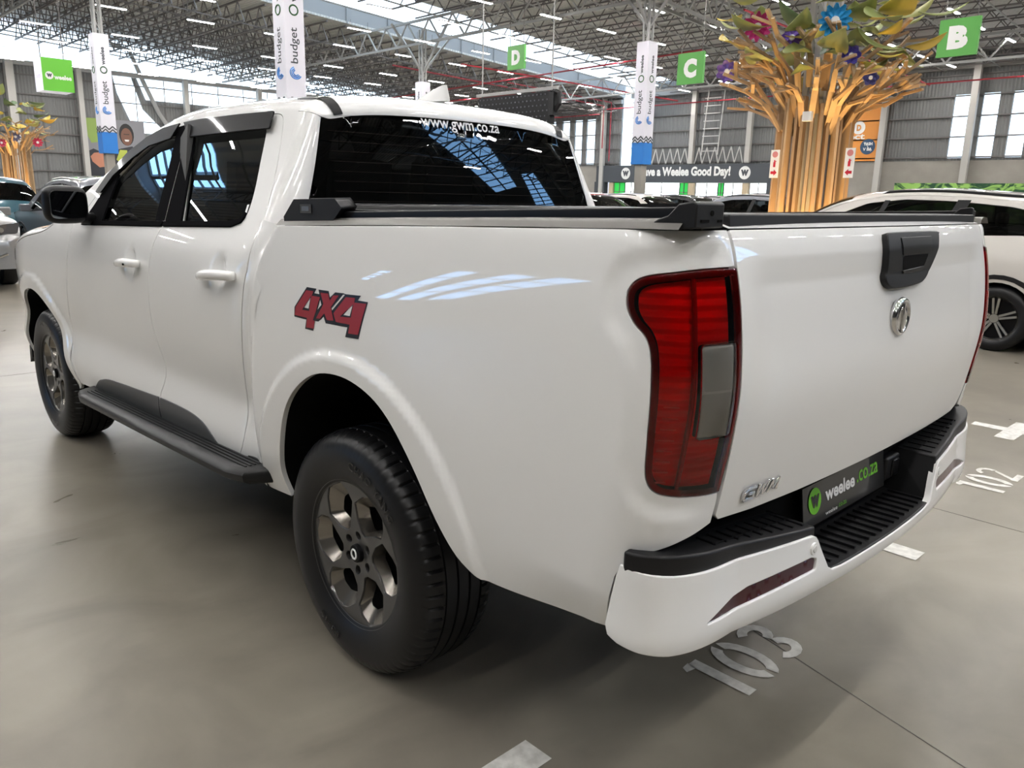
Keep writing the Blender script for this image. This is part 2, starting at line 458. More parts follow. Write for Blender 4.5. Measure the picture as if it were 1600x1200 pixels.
def Pcorner(a, w):
    """rounded rear corner of the cab; a 0..1 from side/roof to the rear face, w as in Pcab"""
    a = np.asarray(a, float); w = np.asarray(w, float)
    t0 = T0(w); B = Pcab(t0, w); e = 1e-3
    wa = np.where(w >= 10, np.minimum(w, 10.998), w-3*e); wb = np.where(w >= 10, np.minimum(w, 10.998)+e, w-2*e)
    D = Pcab(t0, wb)-Pcab(t0, wa); ty, tz = D[..., 1], D[..., 2]; L = np.maximum(np.hypot(ty, tz), 1e-9)
    ny, nz = -tz/L, ty/L       # inward
    s = np.clip(w-10, 0, 1); d = np.where(w >= 10, .045+.028*(1-np.exp(-(s/.16)**2)), np.clip(.098-.19*(w-1.45), .043, .105))
    gy, gz = B[..., 1]+ny*d, B[..., 2]+nz*d
    ph = np.clip(a, 0, 1)*math.pi/2; k = 1-np.cos(ph)
    gx = XG(gy, gz)
    return np.stack([t0+(gx-t0)*np.sin(ph), B[..., 1]+(gy-B[..., 1])*k, B[..., 2]+(gz-B[..., 2])*k], -1)
# ---------------------------------------------------------------- the hall
X0, X1, Y0, Y1 = -46., 62., -53., 26.
def struct(o): o['kind'] = 'structure'; return o
CONC = mat('polished_concrete', (.2, .19, .175), .2, spec=.24)
n_, l_, b_ = nodes(CONC)
tc = n_.new('ShaderNodeTexCoord')
def tex(scale, det, p0, p1, c0, c1, st=(1, 1, 1), dist=0.):
    mp = n_.new('ShaderNodeMapping'); mp.inputs['Scale'].default_value = st; l_.new(tc.outputs['Object'], mp.inputs['Vector'])
    z = n_.new('ShaderNodeTexNoise'); z.inputs['Scale'].default_value = scale; z.inputs['Detail'].default_value = det; z.inputs['Distortion'].default_value = dist
    l_.new(mp.outputs[0], z.inputs['Vector']); r = n_.new('ShaderNodeValToRGB'); r.color_ramp.elements[0].position = p0; r.color_ramp.elements[1].position = p1
    r.color_ramp.elements[0].color = (*c0, 1); r.color_ramp.elements[1].color = (*c1, 1); l_.new(z.outputs['Fac'], r.inputs['Fac']); return z, r
za, ra = tex(.55, 10, .30, .72, (.168, .152, .124), (.267, .243, .20), dist=.6)
zb, rb_ = tex(2.6, 14, .25, .75, (.70, .69, .68), (1.2, 1.2, 1.2), st=(1, .7, 1), dist=.9)
mx = n_.new('ShaderNodeMix'); mx.data_type = 'RGBA'; mx.blend_type = 'MULTIPLY'; mx.inputs[0].default_value = .8
l_.new(ra.outputs[0], mx.inputs[6]); l_.new(rb_.outputs[0], mx.inputs[7]); l_.new(mx.outputs[2], b_.inputs['Base Color'])
mr = n_.new('ShaderNodeMapRange'); mr.inputs['To Min'].default_value = .25; mr.inputs['To Max'].default_value = .33; l_.new(zb.outputs['Fac'], mr.inputs['Value']); l_.new(mr.outputs[0], b_.inputs['Roughness'])
bp = n_.new('ShaderNodeBump'); bp.inputs['Strength'].default_value = .04; bp.inputs['Distance'].default_value = .02; l_.new(za.outputs['Fac'], bp.inputs['Height']); l_.new(bp.outputs[0], b_.inputs['Normal'])
m = MB(); m.box(((X0+X1)/2, (Y0+Y1)/2, -.1), (X1-X0+2, Y1-Y0+2, .2)); struct(m.build('floor', CONC))
# walls
CLAD = mat('wall_cladding', (.18, .183, .18), .55)
n_, l_, b_ = nodes(CLAD)
tc = n_.new('ShaderNodeTexCoord'); sx = n_.new('ShaderNodeSeparateXYZ'); l_.new(tc.outputs['Object'], sx.inputs[0])
ad = n_.new('ShaderNodeMath'); ad.operation = 'ADD'; l_.new(sx.outputs[0], ad.inputs[0]); l_.new(sx.outputs[1], ad.inputs[1])
ml = n_.new('ShaderNodeMath'); ml.operation = 'MULTIPLY'; ml.inputs[1].default_value = 31.4; l_.new(ad.outputs[0], ml.inputs[0])
sn = n_.new('ShaderNodeMath'); sn.operation = 'SINE'; l_.new(ml.outputs[0], sn.inputs[0])
bp = n_.new('ShaderNodeBump'); bp.inputs['Strength'].default_value = .6; bp.inputs['Distance'].default_value = .03; l_.new(sn.outputs[0], bp.inputs['Height']); l_.new(bp.outputs[0], b_.inputs['Normal'])
PRECAST = add_noise(mat('precast_concrete', (.40, .38, .34), .75), .8, (.29, .27, .24), (.35, .33, .295), 5)
STEEL = mat('painted_steel', (.34, .34, .33), .5); STEELD = mat('dark_steel', (.15, .14, .135), .6)
PANE = mat('daylight_pane', (.8, .85, .9), .3, emit=(.66, .83, 1.0), es=SKY_E)
PANE_REFL = mat('reflection_pane', (.8, .85, .9), .3, emit=(.26, .55, 1.0), es=5.)  # glow of the added, unseen panes that make the blue reflections
SHOPP = mat('shop_daylight', (.8, .85, .9), .3, emit=(.85, .95, 1.0), es=1.6)
def deck(y): return 10.5+.06*(y+53)
m = MB()
WINS = [15.83-1.6*k for k in range(0, 9)]
def wall_with_windows(mb, xa, xb, za_, zb_, wins, wz0, wz1, y):
    xs = sorted(wins); cur = xa
    for w0, w1 in xs:
        mb.box(((cur+w0)/2, y-.15, (wz0+wz1)/2), (w0-cur, .3, wz1-wz0)); cur = w1
    mb.box(((cur+xb)/2, y-.15, (wz0+wz1)/2), (xb-cur, .3, wz1-wz0))
    mb.box(((xa+xb)/2, y-.15, (za_+wz0)/2), (xb-xa, .3, wz0-za_)); mb.box(((xa+xb)/2, y-.15, (wz1+zb_)/2), (xb-xa, .3, zb_-wz1))
w1 = [(c-.45, c+.45) for c in WINS]; w2_ = [(46.6, 47.5), (45.1, 46.1), (48.1, 49.0), (49.8, 50.7)]
wall_with_windows(m, X0, 41.0, 4.25, 10.9, w1, 4.4, 8.15, Y0)
m.cm = 1; m.box(((X0+43.2)/2, Y0-.15, 2.12), (43.2-X0, .32, 4.25)); m.box((53, Y0-.15, 2.12), (18.6, .32, 4.25)); m.cm = 0
wall_with_windows(m, 42.2, X1, 4.25, 10.0, w2_, 4.4, 8.2, Y0)
struct(m.build('wall_right', [CLAD, PRECAST]))
wn = 0
for a, b in w1+w2_:
    wn += 1; m = MB(); m.box(((a+b)/2, Y0-.2, 6.28), (b-a, .04, 3.8)); f_ = struct(m.build('window_%d' % wn, PANE))
m = MB(); m.box((41.6, Y0-.2, 7.6), (1.2, .05, 6.8)); struct(m.build('window_40', PANE))
# wall ahead
m = MB(); m.box((X1+.15, (Y0+Y1)/2, 4.8), (.3, Y1-Y0, 9.6)); struct(m.build('wall_far', CLAD))
m = MB(); m.add([(X1+.1, -48, 9.6), (X1+.1, -8, 9.6), (X1+.1, -8, 12.2), (X1+.1, -48, 10.6)], [(0, 1, 2, 3)]); struct(m.build('window_41', PANE))
m = MB(); m.box((X1+.2, 9, 12.0), (.1, 34, 5.4)); struct(m.build('trim_8', CLAD))
m = MB(); m.add([(X1-.06, -18.6, 11.6), (X1-.06, -19.7, 11.6), (X1-.06, -20.3, 9.2), (X1-.06, -20.9, 7.2), (X1-.06, -22.6, 5.5), (X1-.06, -20.3, 5.5), (X1-.06, -19.2, 8.2)], [tuple(range(7))]); struct(m.build('window_42', PANE))
m = MB(); m.add([(X1-.06, -20.6, 9.5), (X1-.06, -21.2, 7.9), (X1-.06, -31, 7.9), (X1-.06, -44, 8.2), (X1-.06, -44, 9.7)], [tuple(range(5))]); struct(m.build('window_43', PANE))
m = MB(); 
for y in (-20.0,): m.tube([(X1-.3, -18.9, 11.5), (X1-.3, -20.2, 11.2), (X1-.3, -21.0, 9.2), (X1-.3, -22.0, 7.0), (X1-.3, -23.2, 5.2)], .16, 6)
struct(m.build('trim_1', STEEL))
# walls behind and on the open side (seen only in the paintwork)
m = MB(); m.box(((X0+X1)/2, Y1+.15, 7.6), (X1-X0, .3, 15.2)); struct(m.build('wall_left', CLAD))
for i_, P_ in enumerate(([(29.6,2.4),(28.0,2.4),(20.4,5.5),(22.3,5.5)], [(32.2,2.4),(30.6,2.4),(23.6,5.3),(25.2,5.3)], [(34.6,2.4),(33.2,2.4),(27.4,5.2),(28.8,5.2)], [(37.2,4.2),(36.4,4.2),(34.0,5.2),(35.2,5.2)])):
    m = MB(); m.prism(P_, lambda a, b: (a, Y1-.03, b), lambda a, b: (a, Y1-.01, b)); struct(m.build('window_%d' % (60+i_), PANE_REFL))  # unseen pane, added and slanted so its blue reflection crosses the bed side
    m = MB(); zs = np.linspace(P_[0][1], P_[2][1], 5)[1:-1]
    for z in zs:
        f = (z-P_[0][1])/(P_[2][1]-P_[0][1]); xa = P_[0][0]+(P_[3][0]-P_[0][0])*f; xb = P_[1][0]+(P_[2][0]-P_[1][0])*f; m.box(((xa+xb)/2, Y1-.06, z), (xa-xb+.1, .05, .09))
    struct(m.build('trim_%d' % (20+i_), STEELD))
m = MB(); m.add([(X0, Y0, 0), (X0, Y1, 0), (X0, Y1, deck(Y1)), (X0, Y0, deck(Y0))], [(0, 1, 2, 3)]); struct(m.build('wall_rear', CLAD))
m = MB()
for y in range(-50, 26, 7): m.box((X0+.2, y, 5.5), (.4, .4, 11))
struct(m.build('trim_9', STEELD))
# rails and posts on the walls
m = MB()
for z in [4.45+1.2*k for k in range(5)]: m.box(((X0+41)/2, Y0+.10, z), (41-X0, .12, .08)); m.box((52, Y0+.10, z), (19.6, .12, .08))
for z in [1.3+1.25*k for k in range(7)]: m.box((X1-.10, (Y0+Y1)/2, z), (.12, Y1-Y0, .07))
for y in [-52+2.1*k for k in range(37)]: m.box((X1-.06, y, 4.8), (.05, .06, 9.6))
struct(m.build('trim_2', STEELD))
def post(x, y, w, h, nm='column', z0=0):
    m = MB(); m.box((x, y, (h+z0)/2), (w, w*.8, h-z0)); return struct(m.build(nm, mat('post_paint', (.46, .45, .42), .6)))
for x in (43.7, 39.4, 34.7, 29.8, 24.9, 20.2, 15.0, 10.6, 5, 0, -6, -12, 50, 56): post(x, Y0+.55, .38, deck(Y0+.5)-.1, z0=4.3 if 27 < x < 43 else 0)
for y in (-12.3, -16.55, -24, -30, -36, -42, -48, -6, 1, 8, 15): post(X1-.6, y, .6 if y == -12.3 else .42, 9.5)
m = MB()   # lattice brackets between the posts
for x in (37.0, 32.2):
    for k in range(6):
        a = x-2+k*.7; m.beam((a, Y0+.5, 4.3), (a+.35, Y0+.5, 5.5), .06, .06); m.beam((a+.7, Y0+.5, 4.3), (a+.35, Y0+.5, 5.5), .06, .06)
for x in (33, 24.4):
    for z in [5.2+.55*k for k in range(8)]: m.box((x, Y0+.7, z), (1.4, .06, .06))
    m.beam((x+.7, Y0+.7, 4.9), (x+.4, Y0+.7, 9.8), .07, .07); m.beam((x-.7, Y0+.7, 4.9), (x-1.0, Y0+.7, 9.8), .07, .07)
struct(m.build('trim_3', mat('bracket_paint', (.55, .55, .53), .5)))
m = MB(); m.box(((X0+41)/2, Y0+.3, 9.75), (41-X0, .3, .35)); m.box((52, Y0+.3, 9.4), (20, .3, .3)); m.box((X1-.3, (Y0+Y1)/2, 9.5), (.3, Y1-Y0, .3)); struct(m.build('trim_4', STEEL))
# roof deck, in strips with roof lights between
ROOFM = mat('roof_sheet', (.56, .56, .54), .6)
n_, l_, b_ = nodes(ROOFM)
tc = n_.new('ShaderNodeTexCoord'); wv = n_.new('ShaderNodeTexWave'); wv.bands_direction = 'Y'; wv.inputs['Scale'].default_value = 1.6; wv.inputs['Distortion'].default_value = 0
l_.new(tc.outputs['Object'], wv.inputs[0]); bp = n_.new('ShaderNodeBump'); bp.inputs['Strength'].default_value = .8; bp.inputs['Distance'].default_value = .08; l_.new(wv.outputs['Fac'], bp.inputs['Height']); l_.new(bp.outputs[0], b_.inputs['Normal'])
GAPS = [(36.6, 41.9)]     # roof light running across the hall
def slab(m, xa, xb, dz=0., ya=Y0, yb=Y1, t=.12):
    V = [(x, y, deck(y)+dz+tt) for tt in (0, t) for x, y in ((xa, ya), (xb, ya), (xb, yb), (xa, yb))]
    m.add(V, [(0, 3, 2, 1), (4, 5, 6, 7), (0, 1, 5, 4), (1, 2, 6, 5), (2, 3, 7, 6), (3, 0, 4, 7)])
m = MB(); cur = X0
for a, b in sorted(GAPS): slab(m, cur, a); cur = b
slab(m, 41.9, X1, -.75)
struct(m.build('ceiling', ROOFM))
for i, (a, b) in enumerate(GAPS):
    m = MB(); slab(m, a, b, .15, yb=-6., t=.02); struct(m.build('window_%d' % (44+i), PANE))
    m = MB(); slab(m, a, b, 0, ya=-6.); struct(m.build('trim_30', ROOFM))
def added_roof_pane(n, P, bars=0):  # sky panes added out of view, shaped for the reflections in the cab glass
    m = MB(); m.add([(x, y, deck(y)-.03) for x, y in P], [tuple(range(len(P)))]); struct(m.build('window_%d' % n, PANE_REFL))
    m = MB(); a, b, c, d = [Vector((x, y, deck(y)-.08)) for x, y in P]
    for k in range(1, bars): t = k/bars; m.beam(a.lerp(b, t), d.lerp(c, t), .09, .09)
    m.beam(a.lerp(d, .5), b.lerp(c, .5), .12, .10); struct(m.build('trim_%d' % (n-10), STEELD))
added_roof_pane(50, [(34, 7.9), (43, 7.9), (43, 8.8), (34, 8.8)], 8)
added_roof_pane(51, [(-14.0, -15.2), (-23.2, -28.4), (-25.4, -27.5), (-16.4, -13.2)], 9)
added_roof_pane(52, [(-19.7, -27.4), (-26.1, -38.4), (-27.8, -36.8), (-20.5, -26.5)], 8)
m = MB(); V = [(41.95, y, deck(y)+z) for y in (Y0, Y1) for z in (-.75, .35)]; m.add(V, [(0, 1, 3, 2)]); 
for y in range(-50, 26, 3): m.box((41.9, y, deck(y)-.2), (.08, .08, 1.1))
struct(m.build('trim_5', mat('fascia_grey', (.26, .27, .28), .5)))
# joists and bracing under the deck
def joist(y, xa, xb, dz, d=.85, step=1.5, mt=STEELD, w=.07):
    m = MB(); z1 = deck(y)+dz-.08; z0 = z1-d
    m.beam((xa, y, z1), (xb, y, z1), w, w); m.beam((xa, y, z0), (xb, y, z0), w, w)
    n = int((xb-xa)/step)
    for k in range(n):
        a = xa+k*step; m.beam((a, y, z0), (a+step/2, y, z1), w*.6, w*.6); m.beam((a+step/2, y, z1), (a+step, y, z0), w*.6, w*.6)
    return struct(m.build('roof_joist', mt))
k = 0
for y in np.arange(Y0+1.2, 14, 1.9): joist(float(y), -20, 36.6, 0)
for y in np.arange(Y0+1.0, 10, 1.3): joist(float(y), 42, X1-.2, -.8, d=1.1, step=1.4, w=.085)
for x in list(np.arange(-19, 41, 3.0))+list(np.arange(43, 61.5, 1.5)):
    m = MB(); x = float(x); dz = -.95 if x < 42 else -1.9
    m.beam((x, Y0, deck(Y0)+dz), (x, 14, deck(14)+dz), .06, .06); struct(m.build('roof_bracing', STEEL if x < 42 else STEELD))
for x in (2.9, 20.0):     # main girders on the column lines, along y
    m = MB(); dz = -1.15
    for s in (-.35, .35):
        m.beam((x+s, Y0, deck(Y0)+dz), (x+s, 15, deck(15)+dz), .13, .13); m.beam((x+s, Y0, deck(Y0)+dz-1.3), (x+s, 15, deck(15)+dz-1.3), .13, .13)
        for k in range(34):
            y = Y0+2*k; m.beam((x+s, y, deck(y)+dz-1.3), (x+s, y+1, deck(y+1)+dz), .08, .08); m.beam((x+s, y+1, deck(y+1)+dz), (x+s, y+2, deck(y+2)+dz-1.3), .08, .08)
    struct(m.build('roof_girder', STEEL))
for y in (-44., -26.8, -10.2, 6.5):   # girders the other way
    m = MB(); z = deck(y)-1.2
    m.beam((-14, y, z), (61, y, z), .12, .12); m.beam((-14, y, z-1.2), (61, y, z-1.2), .12, .12)
    for k in range(37):
        x = -14+2*k; m.beam((x, y, z-1.2), (x+1, y, z), .07, .07); m.beam((x+1, y, z), (x+2, y, z-1.2), .07, .07)
    struct(m.build('roof_girder', STEEL))
# red sprinkler pipes
REDP = mat('red_pipe', (.30, .02, .03), .4)
def pipe(pts, r=.05): m = MB(); m.tube(pts, r, 6); return m.build('sprinkler_pipe', REDP)
pp = [[(-5, -47, 9.1), (41, -47, 9.1)], [(-5, -49.5, 8.45), (41, -49.5, 8.45)], [(24, -36.8, 9.4), (60, -37.4, 8.9)], [(43, -51, 8.3), (61, -51, 8.3)], [(42.8, -46, 8.6), (61, -46, 8.6)], [(42.8, -41, 8.9), (61, -41, 8.9)],
      [(42.6, -52.0, 4.6), (42.6, -52.0, 9.3), (42.6, -40, 9.6)], [(42.9, -51.4, 5.6), (42.9, -51.4, 9.0), (42.9, -30, 9.6)], [(36, -30, 9.0), (36, -52, 9.0)], [(17.5, -52, 8.7), (17.5, -30, 9.4)]]
pl_ = ['red sprinkler pipe running under the roof along the right wall, upper run', 'red sprinkler pipe running under the roof along the right wall, lower run', 'red sprinkler pipe crossing the middle of the hall roof', 'red sprinkler pipe nearest the wall under the far low roof', 'middle red sprinkler pipe under the far low roof', 'red sprinkler pipe under the far low roof, furthest from the wall',
       'red riser pipe bending over by the wall corner post', 'second red riser pipe by the wall corner, running out under the roof light', 'red cross pipe under the roof in front of the roof light', 'red cross pipe under the roof right of the tree sculpture']
for p_, l in zip(pp, pl_): tag(pipe(p_), l, 'pipe', 'red sprinkler pipes')
# interior columns
def steel_column(x, y, base=2.95):
    m = MB(); h = deck(y)-1.2
    m.box((x, y, base/2), (.36, .36, base)); m.cm = 1
    for s, t in ((-.13, -.13), (.13, -.13), (-.13, .13), (.13, .13)): m.beam((x+s, y+t, base), (x+s, y+t, h), .08, .08)
    for k in range(int((h-base)/.5)): z = base+k*.5; m.beam((x-.13, y+.13, z), (x+.13, y+.13, z+.5), .04, .04); m.beam((x-.13, y-.13, z), (x-.13, y+.13, z+.5), .04, .04)
    for dx, dy in ((2.2, 0), (-2.2, 0), (0, 2.2), (0, -2.2)): m.beam((x, y, h-2.4), (x+dx, y+dy, h), .10, .10)
    return struct(m.build('column', [PRECAST, STEEL]))
COLS = [(20.0, -10.0), (19.9, -26.6), (37.0, -10.3), (37.4, -28.2), (3.9, -9.75), (3.0, -26.8)]
for x, y in COLS: steel_column(x, y)
# ---------------------------------------------------------------- linear lamps hung in rows
TUBE = mat('lamp_diffuser', (1, 1, 1), .4, emit=(1.0, .975, .95), es=LAMP_E)
HOUS = mat('lamp_housing', (.6, .6, .6), .5)
L0 = empty('linear_lamp', (0, 0, 9.5), 0, 'slim white linear lamp hanging in rows under the hall roof', 'ceiling lamp', 'linear lamps hung in rows under the roof')
m = MB(); m.box((0, 0, 0), (.12, 1.30, .016)); m.build('diffuser', TUBE, L0)
m = MB(); m.box((0, 0, .032), (.15, 1.36, .048)); m.build('housing', HOUS, L0)
for s_ in (-.5, .5): m = MB(); m.beam((0, s_, .07), (0, s_, .42), .012, .012); m.build('suspension_wire', STEELD, L0)
first = True
for i in range(-7, 11):
    for j in range(-6, 10):
        x = 20.6+4.6*i+(random.random()-.5)*.3; y = -28.05+4.1*j+(2.0 if i % 2 else 0)
        if y < -51 or x > 60.5 or (x > 41.0 and y > 3): continue
        o = L0 if first else copy_tree(L0); first = False
        o.location = (x, y, 9.5-(.4 if x > 42 else 0))
o = copy_tree(L0); o.location = (-15.4, -15.6, 9.5)
# ---------------------------------------------------------------- the pickup truck
TRUCK = empty('pickup_truck', (0, 0, 0), 0, 'white double cab pickup truck with a 4X4 decal, parked tailgate towards the camera', 'pickup truck')
def Proof(t, s): return Pcab(t, 10+np.clip(s, 0, 1))
def pair(name, P, outer, material, parent=TRUCK, label=None, **k):
    a = panel(name, P, outer, material, parent, label, flip=True, **k)
    b = panel(name, P, outer, material, parent, label, flip=True, mirror=True, **k)
    return a, b
def both(name, P, outer, material, parent=TRUCK, label=None, **k):
    V1, F1, N1 = patch_geo(P, outer, flip=True, **k); V2, F2, N2 = patch_geo(P, outer, flip=True, mirror=True, **k)
    n = len(V1); me = mesh_from(np.concatenate([V1, V2]), F1+[tuple(i+n for i in f) for f in F2], True, np.concatenate([N1, N2]))
    o = link(name, me, material, parent)
    if label: o['label'] = label
    return o
def arc_pts(c, r, a0, a1, n): return [(c[0]+r*math.cos(R(a0+(a1-a0)*i/n)), c[1]+r*math.sin(R(a0+(a1-a0)*i/n))) for i in range(n+1)]
ARCH = cr([(.384,.454),(.388,.545),(.352,.668),(.294,.790),(.205,.880),(.090,.940),(-.045,.957),(-.172,.935),(-.270,.882),(-.366,.780),(-.455,.655),(-.530,.575),(-.607,.537)], 5, False)
LAMP = cr([(-1.009,1.290),(-1.007,1.268),(-1.011,1.249),(-1.024,1.229),(-1.044,1.211),(-1.055,1.190),(-1.060,1.158),(-1.062,1.110),(-1.065,1.05),(-1.070,.995),(-1.077,.942),(-1.088,.915),(-1.108,.899),(-1.141,.891),(-1.19,.885),(-1.247,.882)], 4, False) + \
       [(-1.25,.96),(-1.25,1.05),(-1.25,1.15),(-1.25,1.25),(-1.25,1.337)] + cr([(-1.246,1.338),(-1.171,1.335),(-1.103,1.328),(-1.051,1.320),(-1.022,1.307),(-1.009,1.290)], 4, False)[:-1]
LAMP_EDGE = LAMP[:61]
bed_out = [(.447,1.352),(.430,1.359),(.3,1.364),(.1,1.371),(-.178,1.382),(-.42,1.391),(-.657,1.398),(-.85,1.404),(-1.044,1.409),(-1.249,1.411),(-1.25,1.339)] + \
          cr([(-1.246,1.338),(-1.171,1.335),(-1.103,1.328),(-1.051,1.320),(-1.022,1.307),(-1.009,1.290)], 4, False)[1:-1] + LAMP_EDGE + \
          [(-1.25,.86),(-1.25,.806),(-1.209,.790),(-1.154,.772),(-1.10,.757),(-1.075,.735),(-1.062,.700),(-1.060,.62),(-1.059,.553),(-.95,.548),(-.827,.544),(-.70,.540)] + \
          ARCH[::-1] + [(.45,.450),(.606,.440),(.602,.60),(.596,.811),(.574,1.037),(.555,1.2),(.530,1.247),(.499,1.287),(.470,1.327)]
BS = pair('bed_side', Pbed, bed_out, WHITE, h=.0135, depth=.018)
# arch return lips are the wheel liners
def liner(name, arch, mirror, y0=.925, y1=.42, P=Pbed):
    s = -1 if mirror else 1; m = MB(); n = len(arch)
    V = []
    for (x, z) in arch:
        p = P(x, z); V += [(x, s*(p[1]-.016), z), (x, s*y1, z)]
    F = [(2*i, 2*i+1, 2*i+3, 2*i+2) for i in range(n-1)]
    m.add(V, F); m.add([(x, s*y1, z) for x, z in arch], [tuple(range(n))])
    return m.build(name, DARK, TRUCK)
FARCH = arc_pts(FC, .485, -8, 188, 40)
for mi in (False, True):
    liner('wheel_liner', ARCH, mi); liner('wheel_liner', FARCH, mi, P=Pcab)
# tailgate
TAILP = [(-1.252,1.411),(-2.762,1.411),(-2.7635,1.15),(-2.762,.86),(-2.74,.812),(-2.70,.795)]+[(-2.6,.791),(-2.4,.789),(-2.0,.789),(-1.6,.792),(-1.4,.797),(-1.27,.806),(-1.255,.82),(-1.2505,1.1)]
TG = panel('tailgate', Pbed, TAILP, WHITE, TRUCK, flip=True, h=.014, depth=.02)
def tail(y, z, off=0.):
    q = -1.25-(TW-y); e = 1e-3; p = Pbed(q, z); n = np.cross(Pbed(q+e, z)-p, Pbed(q, z+e)-p); n = -n/np.linalg.norm(n); return p+n*off
mb = MB(); mb.grid(lambda u, v: tail(u, 1.411)+np.array((.11*v, 0, .012*math.sin(v*3.14))), np.linspace(-.755, .755, 40), np.linspace(0, 1, 6)); mb.build('tailgate_top', WHITE, TG, True)
m = MB(); m.prism(rnd([(-.74, 0), (.74, 0), (.74, .03), (-.74, .03)], .008), lambda a, b: (-1.095+b*.1, a, 1.411+b*.9), lambda a, b: (-.98, a, 1.411+b*.9)); m.build('tailgate_cap', BLACKP, TG, bevel=.003)
# tailgate handle
HO = cr([(-1.915,1.391),(-2.007,1.392),(-2.262,1.391),(-2.274,1.380)], 4, False)+cr([(-2.274,1.378),(-2.250,1.336),(-2.20,1.285),(-2.16,1.264),(-2.115,1.257),(-1.99,1.253),(-1.93,1.258),(-1.903,1.278),(-1.908,1.307),(-1.905,1.347),(-1.909,1.378)], 4, False)
TH = panel('tailgate_handle', Pbed, HO, BLACKP, TG, 'black plastic handle plate', flip=True, h=.012, off=.016, depth=.02, bev=.004, inset=0)
panel('handle_flap', Pbed, rnd([(-1.985,1.378),(-2.205,1.378),(-2.192,1.338),(-1.992,1.338)], .006), SATIN, TH, flip=True, h=.012, off=.0185, depth=.01, bev=.002, inset=0)
panel('handle_recess', Pbed, rnd([(-1.995,1.338),(-2.180,1.338),(-2.150,1.300),(-2.005,1.292)], .012), DARK, TH, flip=True, h=.012, off=.0168, depth=0, inset=0)
panel('handle_lip', Pbed, rnd([(-2.0,1.300),(-2.150,1.306),(-2.135,1.293),(-2.01,1.289)], .004), SATIN, TH, flip=True, h=.012, off=.0195, depth=.008, bev=.002, inset=0)
# round emblem
def emblem():
    m = MB(); c = tail(0, 1.181, .004); n = 40
    for i in range(n):
        pass
    def fn(u, v):
        a = u*2*math.pi; rr = .050*(1 if 1 else 1); t = v*2*math.pi
        rad = 1+0*a; ry = .0435+.0080*math.cos(t); rz = .0430+.0080*math.cos(t)
        return (c[0]-.010*math.sin(t)-.002, c[1]+ry*math.cos(a), c[2]+rz*math.sin(a))
    m.grid(fn, np.linspace(0, 1, 49)[:-1], np.linspace(0, 1, 13), close_u=True)
    o = m.build('emblem', CHROME, TG, True)
    i = MB(); f = lambda d: (lambda a, b: (c[0]-d, c[1]+a, c[2]+b))
    i.prism([(-.030,-.024),(-.008,-.036),(-.004,.004),(.0,.030),(-.012,.022),(-.030,.006)], f(0), f(.009))
    i.prism([(.030,-.024),(.008,-.036),(.004,.004),(.0,.030),(.012,.022),(.030,.006)], f(0), f(.009))
    i.prism([(-.004,-.040),(.004,-.040),(.004,.036),(-.004,.036)], f(0), f(.013))
    i.build('emblem_centre', CHROME, o, bevel=.0015)
    d = MB(); d.prism([(.044*math.cos(k*.2618), .049*math.sin(k*.2618)) for k in range(24)], f(-.002), f(.001)); d.build('emblem_back', mat('emblem_dark', (.35, .35, .36), .2, 1.), o)
emblem()
def tail_text(name, s, y0, z0, w, h, material, ext, **k):
    V, F = text_fit(s, w, h, **k); n = len(V)
    front = np.array([tail(y0-v[0], z0+v[1], ext) for v in V]); back = np.array([tail(y0-v[0], z0+v[1], 0) for v in V])
    E_ = {}
    for f in F:
        for a, b in zip(f, f[1:]+f[:1]): E_[(a, b)] = 1
    F2 = list(F)+[(b, a, a+n, b+n) for (a, b) in E_ if (b, a) not in E_]
    return link(name, mesh_from(np.concatenate([front, back]), F2), material, TG)
def badge():
    m = MB(); w = .0085; hh = .031
    def st(pts, lift):
        P = [tail(.594-(x+.22*(y-hh/2))+.075, .849-hh/2+y, lift) for x, y in pts]
        for a, b in zip(P, P[1:]): m.beam(a+(a-b)*.06, b+(b-a)*.06, .0075, .006, (-1, 0, 0))
    st([(.044, .028), (.012, .028), (.004, .022), (.004, .008), (.012, .003), (.042, .003), (.042, .015), (.022, .015)], .004)
    st([(.054, .030), (.059, .002), (.072, .026), (.082, .002), (.094, .030)], .004)
    st([(.104, .001), (.108, .029), (.121, .008), (.136, .029), (.140, .001)], .004)
    m.build('badge_lettering', CHROME, TG, bevel=.001)
badge()
